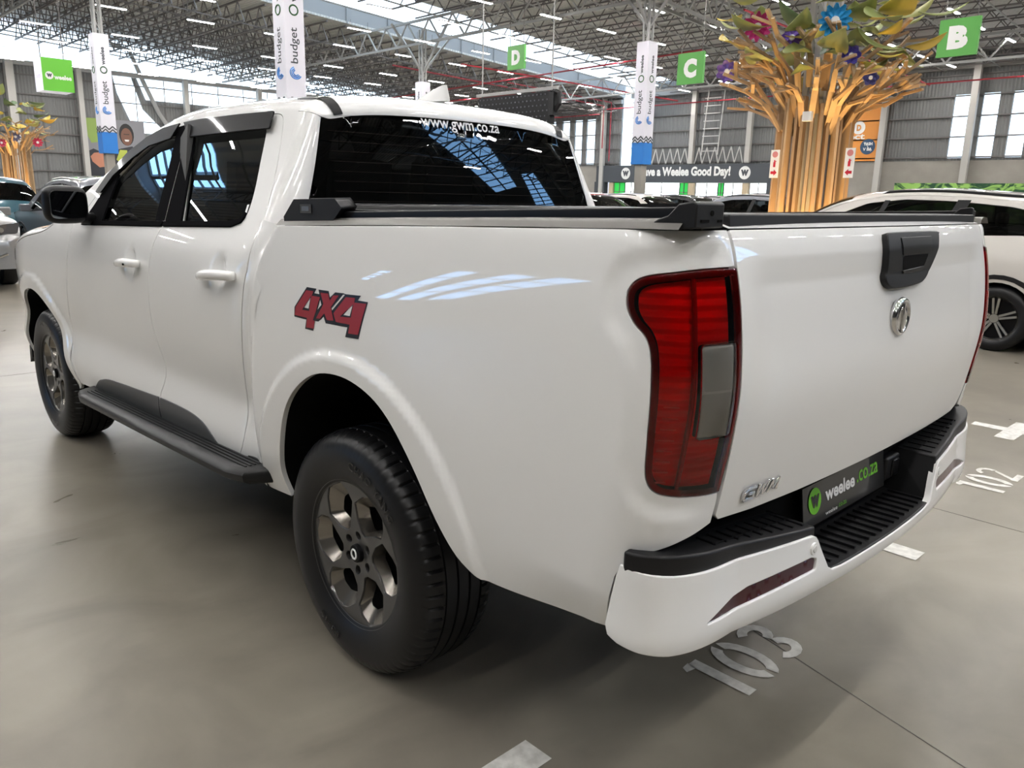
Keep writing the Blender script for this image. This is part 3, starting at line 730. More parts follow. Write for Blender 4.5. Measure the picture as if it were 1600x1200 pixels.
# tail lamps
def lamp_inset(d):
    L = resample(LAMP, .01)
    if area(L) < 0: L = L[::-1]
    return L-vnorm2(L)*d
li = [tuple(p) for p in lamp_inset(.014)]
HSG = mat('lamp_reflector', (1., .16, .14), .35, metal=.0)
n_, l_, b_ = nodes(HSG)
tc = n_.new('ShaderNodeTexCoord'); wv = n_.new('ShaderNodeTexWave'); wv.bands_direction = 'Z'; wv.inputs['Scale'].default_value = 14; wv.inputs['Distortion'].default_value = .6
l_.new(tc.outputs['Object'], wv.inputs[0]); bp = n_.new('ShaderNodeBump'); bp.inputs['Strength'].default_value = .5; bp.inputs['Distance'].default_value = .02
l_.new(wv.outputs[1], bp.inputs['Height']); l_.new(bp.outputs[0], b_.inputs['Normal'])
HSGW = mat('reverse_reflector', (.62, .61, .59), .35, metal=.1)
for mi in (False, True):
    k = dict(flip=True, mirror=mi, inset=0)
    rv = rnd([(-1.166,1.195),(-1.238,1.197),(-1.240,1.010),(-1.172,1.008)], .008)
    V, F, N = patch_geo(Pbed, LAMP, [rv], h=.012, off=.003, depth=.006, bev=.003, flip=True, mirror=mi, inset=.001)
    tl = link('tail_lamp', mesh_from(V, F, True, N), LAMPRED, TRUCK); tl['label'] = 'red tail lamp lens'
    V, F, N = patch_geo(Pbed, LAMP, [li], h=.012, off=.0002, bev=0, depth=0, **k); link('lamp_border', mesh_from(V, F, True, N), LAMPDEEP, tl)
    rv = rnd([(-1.166,1.195),(-1.238,1.197),(-1.240,1.010),(-1.172,1.008)], .008)
    V, F, N = patch_geo(Pbed, [p for p in li], [rv], h=.012, off=-.016, bev=0, depth=0, **k); link('lamp_housing', mesh_from(V, F, True, N), HSG, tl)
    rim = panel('reverse_lens', Pbed, rv, LAMPCLR, tl, 'clear reversing lens', h=.014, off=.0036, depth=.012, bev=.002, **k)
    panel('lens_frame', Pbed, rv, mat('lens_frame', (.80, .78, .76), .4), rim, h=.014, off=-.004, depth=.0, bev=0, **k)
    for zz in ((1.105, 1.193), (1.012, 1.100)):
        panel('lens_cell', Pbed, rnd([(-1.170,zz[1]),(-1.234,zz[1]),(-1.236,zz[0]),(-1.175,zz[0])], .006), HSGW, rim, h=.014, off=-.002, depth=0, bev=0, **k)
    # vertical divider, and thin ribs whose pale colour paints in the housing's glints
    ob = MB()
    for i in range(9):
        z0 = 1.075-.0225*i
        a, b = Pbed(np.array([-1.085, -1.13]), np.array([z0, z0-.001])); s = -1 if mi else 1
        ob.beam((a[0]-.000, s*(a[1]-.010), a[2]), (b[0]+.009, s*(b[1]-.004), b[2]), .003, .0025)
    ob.build('glint_rib', mat('glint_pale', (1., .6, .5), .3), tl)
    pv = MB(); V = [Pbed(-1.155, z)*np.array([1, -1 if mi else 1, 1])+np.array([.006, 0, 0]) for z in np.linspace(.90, 1.325, 20)]
    pv.tube(V, .005, 6); pv.build('lamp_divider', mat('lamp_div', (.35, .01, .015), .15, coat=1.), tl, True)
# 4x4 decal, traced outline
def zq(pts):   # decal units to the panel
    A = np.array([(17.5, 64, 0)]); out = []
    src = np.array([(180,620),(410,195),(1260,300),(1355,400),(1190,995),(500,850)], float)
    dst = np.array([(.248,1.095),(.169,1.188),(-.109,1.190),(-.152,1.181),(-.111,1.074),(.113,1.067)])
    M_ = np.c_[src, src[:, :1]*src[:, 1:], np.ones(len(src))]; S = np.linalg.lstsq(M_, dst, rcond=None)[0]
    p = np.array(pts, float); return [tuple(v) for v in (np.c_[p, p[:, :1]*p[:, 1:], np.ones(len(p))] @ S)]
k44 = [(175,635),(185,490),(412,190),(578,210),(540,280),(625,292),(610,222),(778,240),(795,340),(880,258),(1005,268),(1020,300)][:11]+[(905,400),(1050,280),(1262,302),(1215,378),(1358,403),(1195,1000),(1003,960),(1045,808),(712,740),(685,640),(595,712),(530,700),(500,855),(360,820),(390,680)]
holes44 = [[(472,345),(437,515),(358,500)], [(1145,430),(1090,628),(995,610)], [(636,378),(655,455),(588,532)], [(985,330),(822,545),(818,500)]]
k44 = [(175,635),(185,490),(412,190),(578,210),(540,280),(625,292),(610,222),(778,240),(795,340),(880,258),(1005,268),(1045,283),(1262,302),(1215,378),(1358,403),(1195,1000),(1003,960),(1045,808),(712,740),(685,640),(595,712),(530,700),(500,855),(360,820),(390,680)]
holes44[3] = [(1000,290),(1030,292),(825,540),(815,505)]
red44 = [([(405,238),(528,250),(498,318),(636,338),(560,560),(505,690),(535,700),(515,820),(385,800),(405,655),(188,610),(208,492)], [[(487,322),(447,552),(325,532)]]),
         ([(645,270),(772,280),(795,388),(850,308),(938,305),(808,490),(845,700),(738,690),(700,585),(625,668),(560,662),(665,490),(690,440)], []),
         ([(1045,328),(1182,340),(1165,412),(1335,432),(1195,930),(1052,905),(1085,765),(878,720),(845,585)], [[(1152,438),(1108,655),(945,635)]])]
for mi in (False,):
    V, F, N = patch_geo(Pbed, zq(k44), [zq(h_) for h_ in holes44], h=.012, off=.0008, bev=0, depth=0, inset=0, flip=True)
    dc = link('decal', mesh_from(V, F, True, N), BLACKD, TRUCK); dc['label'] = 'red 4X4 decal with a black outline'
    for o_, hs in red44:
        V, F, N = patch_geo(Pbed, zq(o_), [zq(h_) for h_ in hs], h=.012, off=.0014, bev=0, depth=0, inset=0, flip=True)
        link('decal_figure', mesh_from(V, F, True, N), REDD, dc)
# ------------------------------------------------ cab sides
def top(t, d): return float(ZC(t))-d
split = [(1.403,1.337),(1.432,1.22),(1.450,1.10),(1.462,.98),(1.460,.87),(1.440,.77),(1.440,.70),(1.460,.64),(1.482,.59),(1.488,.43)]
rear_edge = [(.840,1.738),(.790,1.732),(.757,1.712),(.735,1.68),(.697,1.613),(.640,1.503),(.600,1.41),(.592,1.36),(.591,1.313),(.600,1.229),(.617,1.142),(.638,.986),(.658,.869),(.685,.74),(.690,.64),(.707,.555),(.745,.50),(.775,.43)]
rd_top = [(1.602+.015, top(1.6, .012))]+[(t, top(t, .012)) for t in (1.4, 1.2, 1.0, .9)]
win_r = rnd([(.769,1.356),(.722,1.372),(.735,1.43),(.755,1.475),(.805,1.567),(.862,1.695),(1.52,1.697),(1.235,1.335)], [.03,.03,.02,.02,.02,.04,.02,.01])
rd = cr(split[::-1], 3, False)[:-1]+[split[0]]+rd_top+cr(rear_edge, 3, False)
fd_front = [(2.524,1.296),(2.528,1.201),(2.545,1.121),(2.590,.955),(2.640,.84),(2.678,.76),(2.690,.66),(2.672,.52),(2.66,.43)]
fd_top = [(2.44,1.355),(2.36,1.46),(2.26,1.565),(2.12,1.648),(1.96,top(1.96,.016)),(1.8,top(1.8,.014)),(1.62,top(1.62,.012))]
win_f = rnd([(1.494,1.332),(1.700,1.690),(1.80,1.690),(1.96,1.665),(2.10,1.60),(2.22,1.51),(2.31,1.38),(2.33,1.305)], [.01,.02,.03,.06,.1,.1,.03,.02])
fd = cr(split, 3, False)+[(2.66,.43)]+cr(fd_front[::-1], 3, False)[1:]+cr(fd_top, 3, False)
def shellpart(name, outer, holes, mi, material=WHITE, parent=TRUCK, **k):
    V, F, N = patch_geo(Pcab, outer, holes, flip=True, mirror=mi, **k); return link(name, mesh_from(V, F, True, N), material, parent)
FEND = [(2.528,1.30),(2.60,1.332),(2.70,ZC(2.7)-.004)]+[(t, float(ZC(t))-.0005) for t in np.linspace(2.76, 4.12, 24)]+[(4.125,.9),(4.12,.50),(3.72,.45)]+FARCH[1:-1]+[(2.665,.415)]+cr(fd_front[::-1], 3, False)[1:]
for mi in (False, True):
    s = -1 if mi else 1; k = dict(h=.02, depth=.016)
    D = {}
    D['r'] = shellpart('rear_door', rd, [win_r], mi, **k); D0 = D['r'] if not mi else D0; D['f'] = shellpart('front_door', fd, [win_f], mi, **k)
    # band between the doors and the roof, rear pillar
    fr = [(t, float(ZC(t))) for t in np.linspace(2.86, .80, 40)]+[(float(T0(w)), float(w)) for w in np.linspace(1.737, 1.37, 14)]+[(.45, 1.352), (.45, 1.18), (.50,1.10),(.52,1.0),(.55,.8),(.565,.44)]
    back = [(x_-.001, z_) for x_, z_ in cr(rear_edge, 3, False)[::-1]]
    fr += [(.775,.43)]+back[1:]+rd_top[::-1][:-1]+[(1.61, top(1.61,.010))]+[(x_, z_) for x_, z_ in cr(fd_top, 3, False)[::-1]]+[(2.526,1.298)]
    shellpart('cab_side', fr, [], mi, h=.022, inset=0, bev=0, depth=0)
    # rounded rear corner
    wv_ = [1.10+i*.03 for i in range(21)]
    outc = [(0, 1.15)]+[(0, 1.7375)]+[(1, 1.7375)]+[(1, 1.15)]
    shc = lambda a, w: Pcorner(a, w)
    V, F, N = patch_geo(lambda a, w: Pcorner(a*10, w), [(0, 1.15), (.1, 1.15), (.1, 1.735), (0, 1.735)], flip=False, mirror=mi, h=.012, inset=0, bev=0, depth=0)
    # orientation: make it face outwards
    if (N[:, 1].mean() < 0) != mi: N = -N; F = [f[::-1] for f in F]
    c1 = (V, F, N)
    V, F, N = patch_geo(lambda a, w: Pcorner(a*10, 10+w*2), [(0, .0), (.1, .0), (.1, .5), (0, .5)], mirror=mi, h=.012, inset=0, bev=0, depth=0)
    if N[:, 2].mean() < 0: N = -N; F = [f[::-1] for f in F]
    n = len(c1[0]); link('cab_corner', mesh_from(np.concatenate([c1[0], V]), c1[1]+[tuple(i+n for i in f) for f in F], True, np.concatenate([c1[2], N])), WHITE, TRUCK)
    shellpart('front_fender', FEND, [], mi, **k)
    # dark strips standing in for the shade inside the door gaps
    def gap_shade(line, own):
        L_ = [(a-.011, b) for a, b in line]+[(a+.011, b) for a, b in line[::-1]]
        shellpart('gap_shade_strip', L_, [], mi, DARK, own, h=.03, off=-.005, inset=0, bev=0, depth=0)
    gap_shade(cr(split, 3, False), D['f']); gap_shade(cr([p_ for p_ in fd_front if p_[1] < 1.29], 3, False), D['f']); gap_shade([p_ for p_ in cr(rear_edge, 3, False) if p_[1] < 1.66], D['r'])
    # glass, seals, pillar trims
    g = dict(h=.05, inset=-.004, bev=0, depth=0, off=-.010)
    shellpart('window_glass', win_r, [], mi, GLASS, D['r'], **g); shellpart('window_glass', win_f, [], mi, GLASS, D['f'], **g)
    shellpart('pillar_trim', [(1.235,1.335),(1.398,1.335),(1.612,1.738),(1.53,1.738)], [], mi, VINYL, D['r'], h=.03, off=.0035, inset=.001, depth=.008, bev=.001)
    shellpart('pillar_trim', [(1.406,1.335),(1.500,1.333),(1.712,1.724),(1.62,1.736)], [], mi, VINYL, D['f'], h=.03, off=.0035, inset=.001, depth=.008, bev=.001)
    # belt mouldings
    shellpart('belt_moulding', [(.722,1.372),(.735,1.352),(.80,1.335),(1.395,1.313),(1.395,1.334),(.82,1.355),(.755,1.366),(.735,1.39)], [], mi, VINYL, D['r'], h=.02, off=.007, inset=0, depth=.01, bev=.002)
    shellpart('belt_moulding', [(1.410,1.312),(2.40,1.281),(2.36,1.30),(1.41,1.334)], [], mi, VINYL, D['f'], h=.02, off=.007, inset=0, depth=.01, bev=.002)
    # black frame around the windows
    shellpart('window_frame', [(1.70,1.726),(1.83,1.716),(1.985,1.686),(2.155,1.608),(2.29,1.50),(2.345,1.38),(2.40,1.30),(2.33,1.305),(2.305,1.38),(2.225,1.51),(2.10,1.60),(1.96,1.665),(1.80,1.690),(1.70,1.690)], [], mi, VINYL, D['f'], h=.03, off=.003, inset=0, depth=.006, bev=.001)
    shellpart('mirror_sail', rnd([(2.13,1.305),(2.39,1.298),(2.33,1.40),(2.20,1.53)], .01), [], mi, VINYL, D['f'], h=.03, off=.004, inset=0, depth=.008, bev=.001)
    # rain visors stand proud of the window
    def visor(poly, own):
        V, F, N = patch_geo(Pcab, poly, flip=True, h=.02, off=.020, inset=0, bev=.003, depth=.006, mirror=mi)
        o = link('rain_visor', mesh_from(V, F, True, N), GLOSSB, own); return o
    visor(rnd([(1.625,1.737),(1.446,1.742),(1.094,1.741),(.815,1.737),(.795,1.672),(.936,1.672),(1.205,1.670),(1.50,1.667)], .008), D['r'])
    visor(rnd([(1.655,1.735),(1.833,1.722),(1.99,1.688),(2.168,1.620),(2.31,1.52),(2.366,1.43),(2.279,1.430),(2.219,1.51),(2.063,1.592),(1.916,1.643),(1.69,1.668)], .008), D['f'])
    # lower door cladding
    cl = cr([(2.472,.425),(2.381,.475),(2.30,.515),(2.246,.530),(2.144,.549),(1.95,.563),(1.7,.577),(1.50,.588)], 3, False)
    shellpart('door_cladding', cl[:-1]+[(1.4885,.5895),(1.4925,.478),(1.93,.466),(2.40,.425)], [], mi, GREYCLAD, D['f'], h=.02, off=.004, inset=0, depth=.01, bev=.003)
    cl = cr([(1.479,.589),(1.391,.592),(1.25,.594),(1.14,.590),(1.06,.58),(1.0,.562),(.936,.53),(.89,.50),(.852,.468)], 3, False)
    shellpart('door_cladding', cl+[(1.0,.468),(1.4835,.478)], [], mi, GREYCLAD, D['r'], h=.02, off=.004, inset=0, depth=.01, bev=.003)
    # door handles
    for key, x0, x1, z0, z1 in (('r', .915, .652, 1.158, 1.180), ('f', 1.772, 1.535, 1.140, 1.156)):
        V = []; rr = []
        for i in range(13):
            t = i/12; x = x0+(x1-x0)*t; z = z0+(z1-z0)*t+.006*math.sin(math.pi*t)
            yy = float(DOOR(z))+.008+.026*math.sin(math.pi*min(1, max(0, t)))**.5
            V.append((x, s*yy, z)); rr.append(.0145+.0045*math.sin(math.pi*t)**.6)
        m = MB(); m.tube(V, rr, 12)
        m.v = [(a, b, c) for a, b, c in m.v]
        o = m.build('door_handle', WHITE, D[key], True); 
        if key == 'f':
            q = MB(); q.cyl((1.60, s*(float(DOOR(1.152))+.030), 1.151), (1.60, s*(float(DOOR(1.152))+.052), 1.151), .0045, 10); q.build('key_hole', DARK, o)
    # door mirror
    mc = (2.235, s*1.022, 1.382)
    def mf(u, v):
        a = u*2*math.pi; b = (v-.5)*math.pi; e = .55
        sg = lambda x: math.copysign(abs(x)**e, x)
        cy, cz = math.cos(a), math.sin(a)
        rr = math.cos(b)**.5 if math.cos(b) > 0 else 0
        x = math.sin(b)
        return (mc[0]+.075*x*(1.15 if x > 0 else .75), mc[1]+.096*sg(cy)*rr*(1-.10*(x > 0)*x), mc[2]+.088*sg(cz)*rr+.0*cy)
    m = MB(); m.grid(mf, np.linspace(0, 1, 41)[:-1], np.linspace(0, 1, 17), close_u=True)
    # front cap is white, back housing black
    mo = m.build('wing_mirror', [SATIN, WHITE], D['f'], True)
    for p in mo.data.polygons:
        c = p.center; p.material_index = 1 if (c.x > mc[0]+.012 and c.z > mc[2]-.045) else 0
    q = MB(); q.prism(rnd([(-.076,-.060),(.076,-.066),(.076,.064),(-.076,.060)], .03), lambda a, b: (mc[0]-.050, mc[1]+a, mc[2]+b), lambda a, b: (mc[0]-.060, mc[1]+a*.98, mc[2]+b*.98))
    q.build('mirror_glass', mat('mirror_face', (.25, .27, .3), .03, metal=1.), mo)
    q = MB(); q.tube([(2.26, s*.90, 1.315), (2.25, s*.945, 1.318), (2.24, s*.985, 1.335)], [.03, .026, .024], 10); q.build('mirror_arm', BLACKP, mo, True)
# roof
rt = [(float(T0(10+s_))-.0005, s_) for s_ in np.linspace(0, 1, 21)]
hd = [(1.93, 0), (1.93, .12), (1.93, .3), (1.93, 1)]
both('roof', Proof, rt+[(1.95, 1.0), (1.93, .5), (1.90, .34), (1.94, .27), (2.06,.24),(2.30,.22),(2.55,.19),(2.86,.14),(2.86, 0.), (2.5, 0.), (2.0, 0.), (1.2, 0.)], WHITE, h=.04, inset=0, bev=0, depth=0)
both('windshield', Proof, [(1.955, 1.0), (1.935, .5), (1.905, .34), (1.945, .275), (2.065,.245),(2.305,.225),(2.555,.195),(2.865,.145),(2.93,.3),(2.97,.6),(2.985,1.0)], GLASS, h=.05, off=-.006, inset=0, bev=0, depth=0)
both('hood', Proof, [(2.99, 1.0), (2.975,.6), (2.935,.3),(2.865,.10),(2.865,.002)]+[(t, .002) for t in np.linspace(2.95, 4.12, 14)]+[(4.12, 1.0)], WHITE, h=.04, inset=0, bev=0, depth=0)
# ditch mouldings over the rear header
for mi in (False, True):
    sx = [.17, .26]
    # over the roof
    V1 = patch_geo(Proof, [(.655, .26), (.655, .35), (.80, .35), (.80, .26)], flip=True, mirror=mi, h=.03, off=.003, inset=0, bev=.001, depth=.004)
    V2 = patch_geo(lambda a, w: Pcorner(a*10, 10+w*2), [(0, .13), (.092, .13), (.092, .175), (0, .175)], mirror=mi, h=.008, off=0, inset=0, bev=0, depth=0)
    V, F, N = V2
    if N[:, 2].mean() < 0: N = -N; F = [f[::-1] for f in F]
    V = V+N*.003; n = len(V1[0])
    link('roof_moulding', mesh_from(np.concatenate([V1[0], V]), V1[1]+[tuple(i+n for i in f) for f in F], True, np.concatenate([V1[2], N])), SATIN, TRUCK)
# antenna fin
m = MB()
def fin(u, v):
    z = 1.832+.062*v; L = (.235*(1-v)**.85+.035); x0 = .66+.02*v+(.0); w = .030*(1-v*.82)*math.sin(math.pi*min(max(u, .0), 1))**.6 if 0 < u < 1 else 0
    return (x0+L*u, w, z)
us = np.linspace(0, 1, 15); vs2 = np.linspace(0, 1, 9)
m.grid(fin, us, vs2); m.grid(lambda u, v: tuple(np.array(fin(u, v))*np.array([1, -1, 1])), us, vs2)
m.build('antenna_fin', WHITE, TRUCK, True)
# rear window
gl = [(.722,1.33),(.722,1.425),(.706,1.505),(.688,1.585),(.662,1.665),(.640,1.712),(.60,1.727),(.45,1.733),(.2,1.738),(0,1.739)]
gl = gl+[(-y, z) for y, z in gl[::-1]][1:]+[(-.722,1.30),(.722,1.30)]
RW = panel('rear_window', Pglass, rnd(gl, [0,.02,.0,.0,.02,.02,.02]+[0]*5+[.02,.02,.02]+[0]*6, 3), GLASSD, TRUCK, 'dark tinted rear window', h=.04, off=.002, inset=.002, bev=.001, depth=.004, flip=False)
def face_back(o):   # make sure the pane faces backwards
    me = o.data
    if sum(p.normal.x*p.area for p in me.polygons) > 0:
        me.flip_normals()
face_back(RW)
inner = [(y*.905, 1.36+(z-1.33)*.84) for y, z in gl if z > 1.31]
V, F, N = patch_geo(Pglass, [(y*.995, z-.003) for y, z in gl], [rnd(inner+[(-.63,1.35),(.63,1.35)], .02, 3)], h=.04, off=.0, inset=0, bev=0, depth=0)
link('window_surround', mesh_from(V+np.array([.012, 0, 0]), F, True, N), GLOSSB, RW)
V, F = text_fit('www.gwm.co.za', .402, .043, bold=.012)
P3 = np.array([Pglass(.022-v[0], 1.722+v[1]) for v in V])-np.array([.010, 0, 0])
link('window_lettering', mesh_from(P3, F), WHITED, RW)
m = MB()
for i in range(9):
    z = 1.40+i*.034
    for a in range(12):
        y0, y1 = -.62+a*.1033, -.62+(a+1)*.1033
        m.beam(Pglass(y0, z)-np.array([.0045, 0, 0]), Pglass(y1, z)-np.array([.0045, 0, 0]), .0006, .0007)
m.build('heating_wires', mat('wire', (.05, .035, .03), .5), RW)
# ------------------------------------------------ bed rails, roller cover
def railx(z0, x): return z0+(-.0285)*(x-0)    # follows the bed's rise
for mi in (False, True):
    s = -1 if mi else 1
    m = MB(); zt = lambda x: float(np.interp(x, [-1.25, -1.044, -.657, -.178, .1, .44], [1.411, 1.409, 1.398, 1.382, 1.371, 1.357]))
    def cap(x, v):
        prof = [(.905, .0), (.893, .012), (.885, .019), (.850, .021), (.83, .012), (.82, -.05)]
        y, z = prof[v]; return (x, s*y, zt(x)+z)
    m.grid(cap, np.linspace(-1.09, .43, 20), list(range(6))); m.build('bed_rail_cap', mat('rail_grey', (.13, .125, .115), .38, metal=.6), TRUCK, True)
    m = MB(); m.prism(rnd([(.835, .012), (.862, .012), (.862, .044), (.835, .044)], .004, 3), lambda a, b: (.13, s*a, zt(.13)+b-.005), lambda a, b: (-1.06, s*a, zt(-1.06)+b-.003))
    m.build('cover_rail', SATIN, TRUCK, bevel=.002)
    m = MB()   # rear end cap of the rail
    e = [(-1.00, 1.408), (-1.035, 1.428), (-1.055, 1.434), (-1.078, 1.456), (-1.110, 1.461), (-1.118, 1.457), (-1.118, 1.4125), (-1.05, 1.407)]
    if mi: m.prism([(a+.05, b) for a, b in e], lambda a, b: (a, s*.815, b), lambda a, b: (a, s*.800, b))
    else: m.prism(e, lambda a, b: (a, s*.893, b), lambda a, b: (a, s*.800, b+.001))
    o = m.build('rail_end_cap', BLACKP, TRUCK, bevel=.003)
    if not mi: q = MB(); q.cyl((-1.112, s*.842, 1.440), (-1.1195, s*.842, 1.440), .005, 12); q.box((-1.1185, s*.865, 1.426), (.003, .026, .005)); q.box((-1.1185, s*.815, 1.426), (.003, .014, .005)); q.build('cap_slot', DARK, o)
    # front housing with the square badge
    m = MB(); e = [(.388, 1.366), (.392, 1.382), (.330, 1.432), (.10, 1.438), (.075, 1.42), (.13, 1.376)]
    m.add([(x_, s*y_, z_-(.0)) for y_ in (.892,) for x_, z_ in e]+[(x_*.97+.004, s*.838, z_+.004) for x_, z_ in e], [(0, 1, 2, 3, 4, 5), (11, 10, 9, 8, 7, 6)]+[(i, (i+1) % 6, 6+(i+1) % 6, 6+i) for i in range(6)])
    o = m.build('rail_housing', BLACKP, TRUCK, bevel=.008, seg=3)
    # slope of the upper outer face carries the badge
    q = MB(); q.beam((.290, s*.894, 1.413), (.225, s*.894, 1.414), .003, .026); q.build('square_badge', CHROME, o)
    q = MB(); q.beam((.278, s*.8955, 1.413), (.237, s*.8955, 1.414), .003, .014); q.build('badge_centre', mat('badge_grey', (.25, .25, .25), .4, .8), o)
m = MB(); m.box((-.33, 0, 1.405), (1.44, 1.66, .012)); 
for i in range(28): m.box((-1.03+i*.05, 0, 1.412), (.042, 1.66, .006))
m.build('tonneau_cover', BLACKP, TRUCK, bevel=.0)
m = MB(); m.box((.27, 0, 1.375), (.24, 1.6, .11)); m.build('cover_canister', SATIN, TRUCK, bevel=.02)
# ------------------------------------------------ rear bumper
BPROF = nspline([.50,.525,.545,.57,.60,.64,.68,.72,.76], [.045,.018,.006,.0,.0,.004,.007,.009,.014])   # inset of the face by height
def Pbump(q, z):
    q = np.asarray(q, float); z = np.asarray(z, float); a = np.abs(q); ins = BPROF(z)
    x = -1.222+.062*(np.minimum(a, .70)/.73)**2
    th = np.clip((a-.70)/.30, 0, 1)*math.pi/2; xe, ye = -1.1650, .70
    e = .80; rx, ry = .135, .258
    X = np.where(a <= .70, x, xe+rx-rx*np.cos(th)**e); Y = np.where(a <= .70, a, ye+ry*np.sin(th)**e)
    X = np.where(a > 1.0, -1.030+(a-1.0), X); Y = np.where(a > 1.0, .958, Y)
    nx = np.where(a <= .70, 1., np.cos(th)); ny = np.where(a <= .70, 0., -np.sin(th))
    return np.stack([X+ins*nx, (Y+ins*ny)*np.sign(q+1e-12), z+0*X], -1)
half = [(0,.588),(.28,.588),(.325,.591),(.345,.603),(.358,.625),(.392,.682),(.402,.693),(.418,.700),(.50,.704),(.62,.711),(.74,.719),(.84,.727),(.93,.735),(1.0,.741)]
low = [(1.014,.66),(1.020,.60),(1.013,.579),(.99,.569),(.93,.560),(.85,.550),(.70,.542),(.55,.541),(.3,.547),(0,.548)]
fullb = [(q, z) for q, z in half]+low+[(-q, z) for q, z in low[::-1][1:]]+[(-q, z) for q, z in half[::-1][:-1]]
fullb = rnd(fullb, [0,.01,.01,.01,.02,.01]+[0]*6+[.006]+[.02]+[0]*20+[0]*8, 3) if False else fullb
refl = rnd([(.395,.632),(.412,.640),(.70,.642),(.765,.600),(.755,.602),(.42,.606)], .008, 3)
refl = rnd([(.400,.638),(.420,.645),(.66,.642),(.700,.634),(.762,.603),(.74,.602),(.405,.612)], .006, 3)
refl2 = [(-a, b) for a, b in refl]
V, F, N = patch_geo(Pbump, fullb, [refl, refl2], h=.018, off=0, inset=0, bev=.004, depth=.02, flip=True)
# shade by geometry-derived normals instead when the offset direction is unclear
BU = link('rear_bumper', mesh_from(V, F, True, N), WHITE, TRUCK)
for rf in (refl, refl2):
    V, F, N = patch_geo(Pbump, rf, h=.015, off=0, inset=0, bev=0, depth=0)
    V = V+np.array([.006, 0, 0]); link('bumper_reflector', mesh_from(V, F, True), REFLECTR, BU)['label'] = 'dark red reflector'
for s in (1, -1):
    p = Pbump(s*.414, .667); m = MB(); m.cyl((p[0]+.004, p[1], p[2]), (p[0]-.003, p[1], p[2]), .0155, 24); o = m.build('parking_sensor', WHITE, BU, bevel=.0015)
    m = MB(); m.cyl((p[0]-.002, p[1], p[2]), (p[0]-.005, p[1], p[2]), .0085, 20); m.build('sensor_face', mat('sensor_white', (.7, .7, .69), .3, coat=1.), o, bevel=.001)
# black step pads
for s in (1, -1):
    m = MB(); top_ = [Pbump(q, .72) for q in np.linspace(.400, .985, 22)]
    outer = [(p[0]+.006, p[1]*s) for p in top_]
    inner_ = [(-1.03, s*.88), (-1.06, s*.80), (-1.065, s*.40)]
    poly = outer+inner_
    zt_ = lambda x, y: .718+.055*float(np.clip((abs(y)-.42)/.5, 0, 1))**1.0
    n = len(poly); m.add([(x, y, .66) for x, y in poly]+[(x, y, zt_(x, y)) for x, y in poly], [tuple(range(n))[::-1] if s > 0 else tuple(range(n)), tuple(range(n, 2*n)) if s > 0 else tuple(range(n, 2*n))[::-1]]+[((i, (i+1) % n, n+(i+1) % n, n+i) if s > 0 else (n+i, n+(i+1) % n, (i+1) % n, i)) for i in range(n)])
    pad = m.build('step_pad', BLACKP, BU, bevel=.006, seg=3)
    m = MB()
    for i in range(9):
        x = -1.175+i*.0125 if False else 0
        y = .425+i*.040
        xo = float(Pbump(y, .72)[0])+.024
        m.beam((xo, s*y, zt_(0, y)+.001), (-1.082, s*y, zt_(0, y)+.001), .006, .007)
    m.beam((-1.125, s*.42, .720), (-1.125, s*.75, .756), .004, .003)
    m.build('tread_ribs', SATIN, pad)
m = MB()   # centre step with ribs
cen = [(float(Pbump(y, .58)[0])+.004, y) for y in np.linspace(-.36, .36, 13)]
poly = cen+[(-1.06, .40), (-1.06, -.40)]; n = len(poly)
m.add([(x, y, .55) for x, y in poly]+[(x, y, .592) for x, y in poly], [tuple(range(n, 2*n)), tuple(range(n))[::-1]]+[(i, (i+1) % n, n+(i+1) % n, n+i) for i in range(n)])
cs = m.build('centre_step', BLACKP, BU, bevel=.004)
m = MB()
for i in range(17):
    y = -.335+i*.0419; m.beam((float(Pbump(y, .58)[0])+.022, y, .594), (-1.085, y, .594), .007, .010)
m.build('tread_ribs', SATIN, cs)
for s in (1, -1):      # sloping cheeks either side of the step
    m = MB()
    a = float(Pbump(.35, .6)[0])+.004; b = float(Pbump(.40, .69)[0])+.004
    m.add([(a+.006, s*.350, .585), (b+.006, s*.402, .714), (-1.06, s*.402, .720), (-1.06, s*.36, .585)], [(0, 1, 2, 3)])
    m.build('step_cheek', BLACKP, BU)
m = MB(); m.box((-1.035, 0, .70), (.04, 1.70, .20)); m.box((-.98, 0, .60), (.12, 1.60, .20)); m.box((-.90, 0, .66), (.22, 1.66, .24)); m.build('bumper_beam', DARK, BU)
m = MB(); m.box((-1.075, -.335, .672), (.03, .10, .075)); hk = m.build('towing_socket', BLACKP, BU, bevel=.008, seg=3)
m = MB(); m.box((-1.092, -.345, .672), (.01, .045, .055)); m.build('socket_lid', SATIN, hk, bevel=.006)
# number plate board
m = MB(); tilt = Matrix.Rotation(R(8), 3, 'Y')
px0 = -1.088
m.box((px0, 0, .688), (.004, .52, .112), tilt); PL = m.build('number_plate', mat('plate_black', (.006, .006, .006), .35, coat=.5), TRUCK, 'black dealer plate' and 0)
PL['label'] = 'black dealer number plate'
up_ = tilt @ Vector((0, 0, 1)); GREEN = mat('logo_green', (.16, .52, .03), .5)
def pl(name, s_, y, z, w, h, mt, **k): return text_at(name, s_, Vector((px0, y, .688))+up_*z-Vector((.003, 0, 0)), (0, -1, 0), up_, w, h, mt, PL, **k)
pl('plate_lettering', 'weelee', .040, .012, .185, .040, WHITED, bold=.03)
pl('plate_lettering', '.co.za', -.140, .014, .145, .034, GREEN, bold=.01)
pl('plate_small_lettering', 'weelee', .098, -.040, .072, .011, WHITED, bold=.01)
pl('plate_small_lettering', '.co.za', .030, -.038, .052, .010, GREEN)
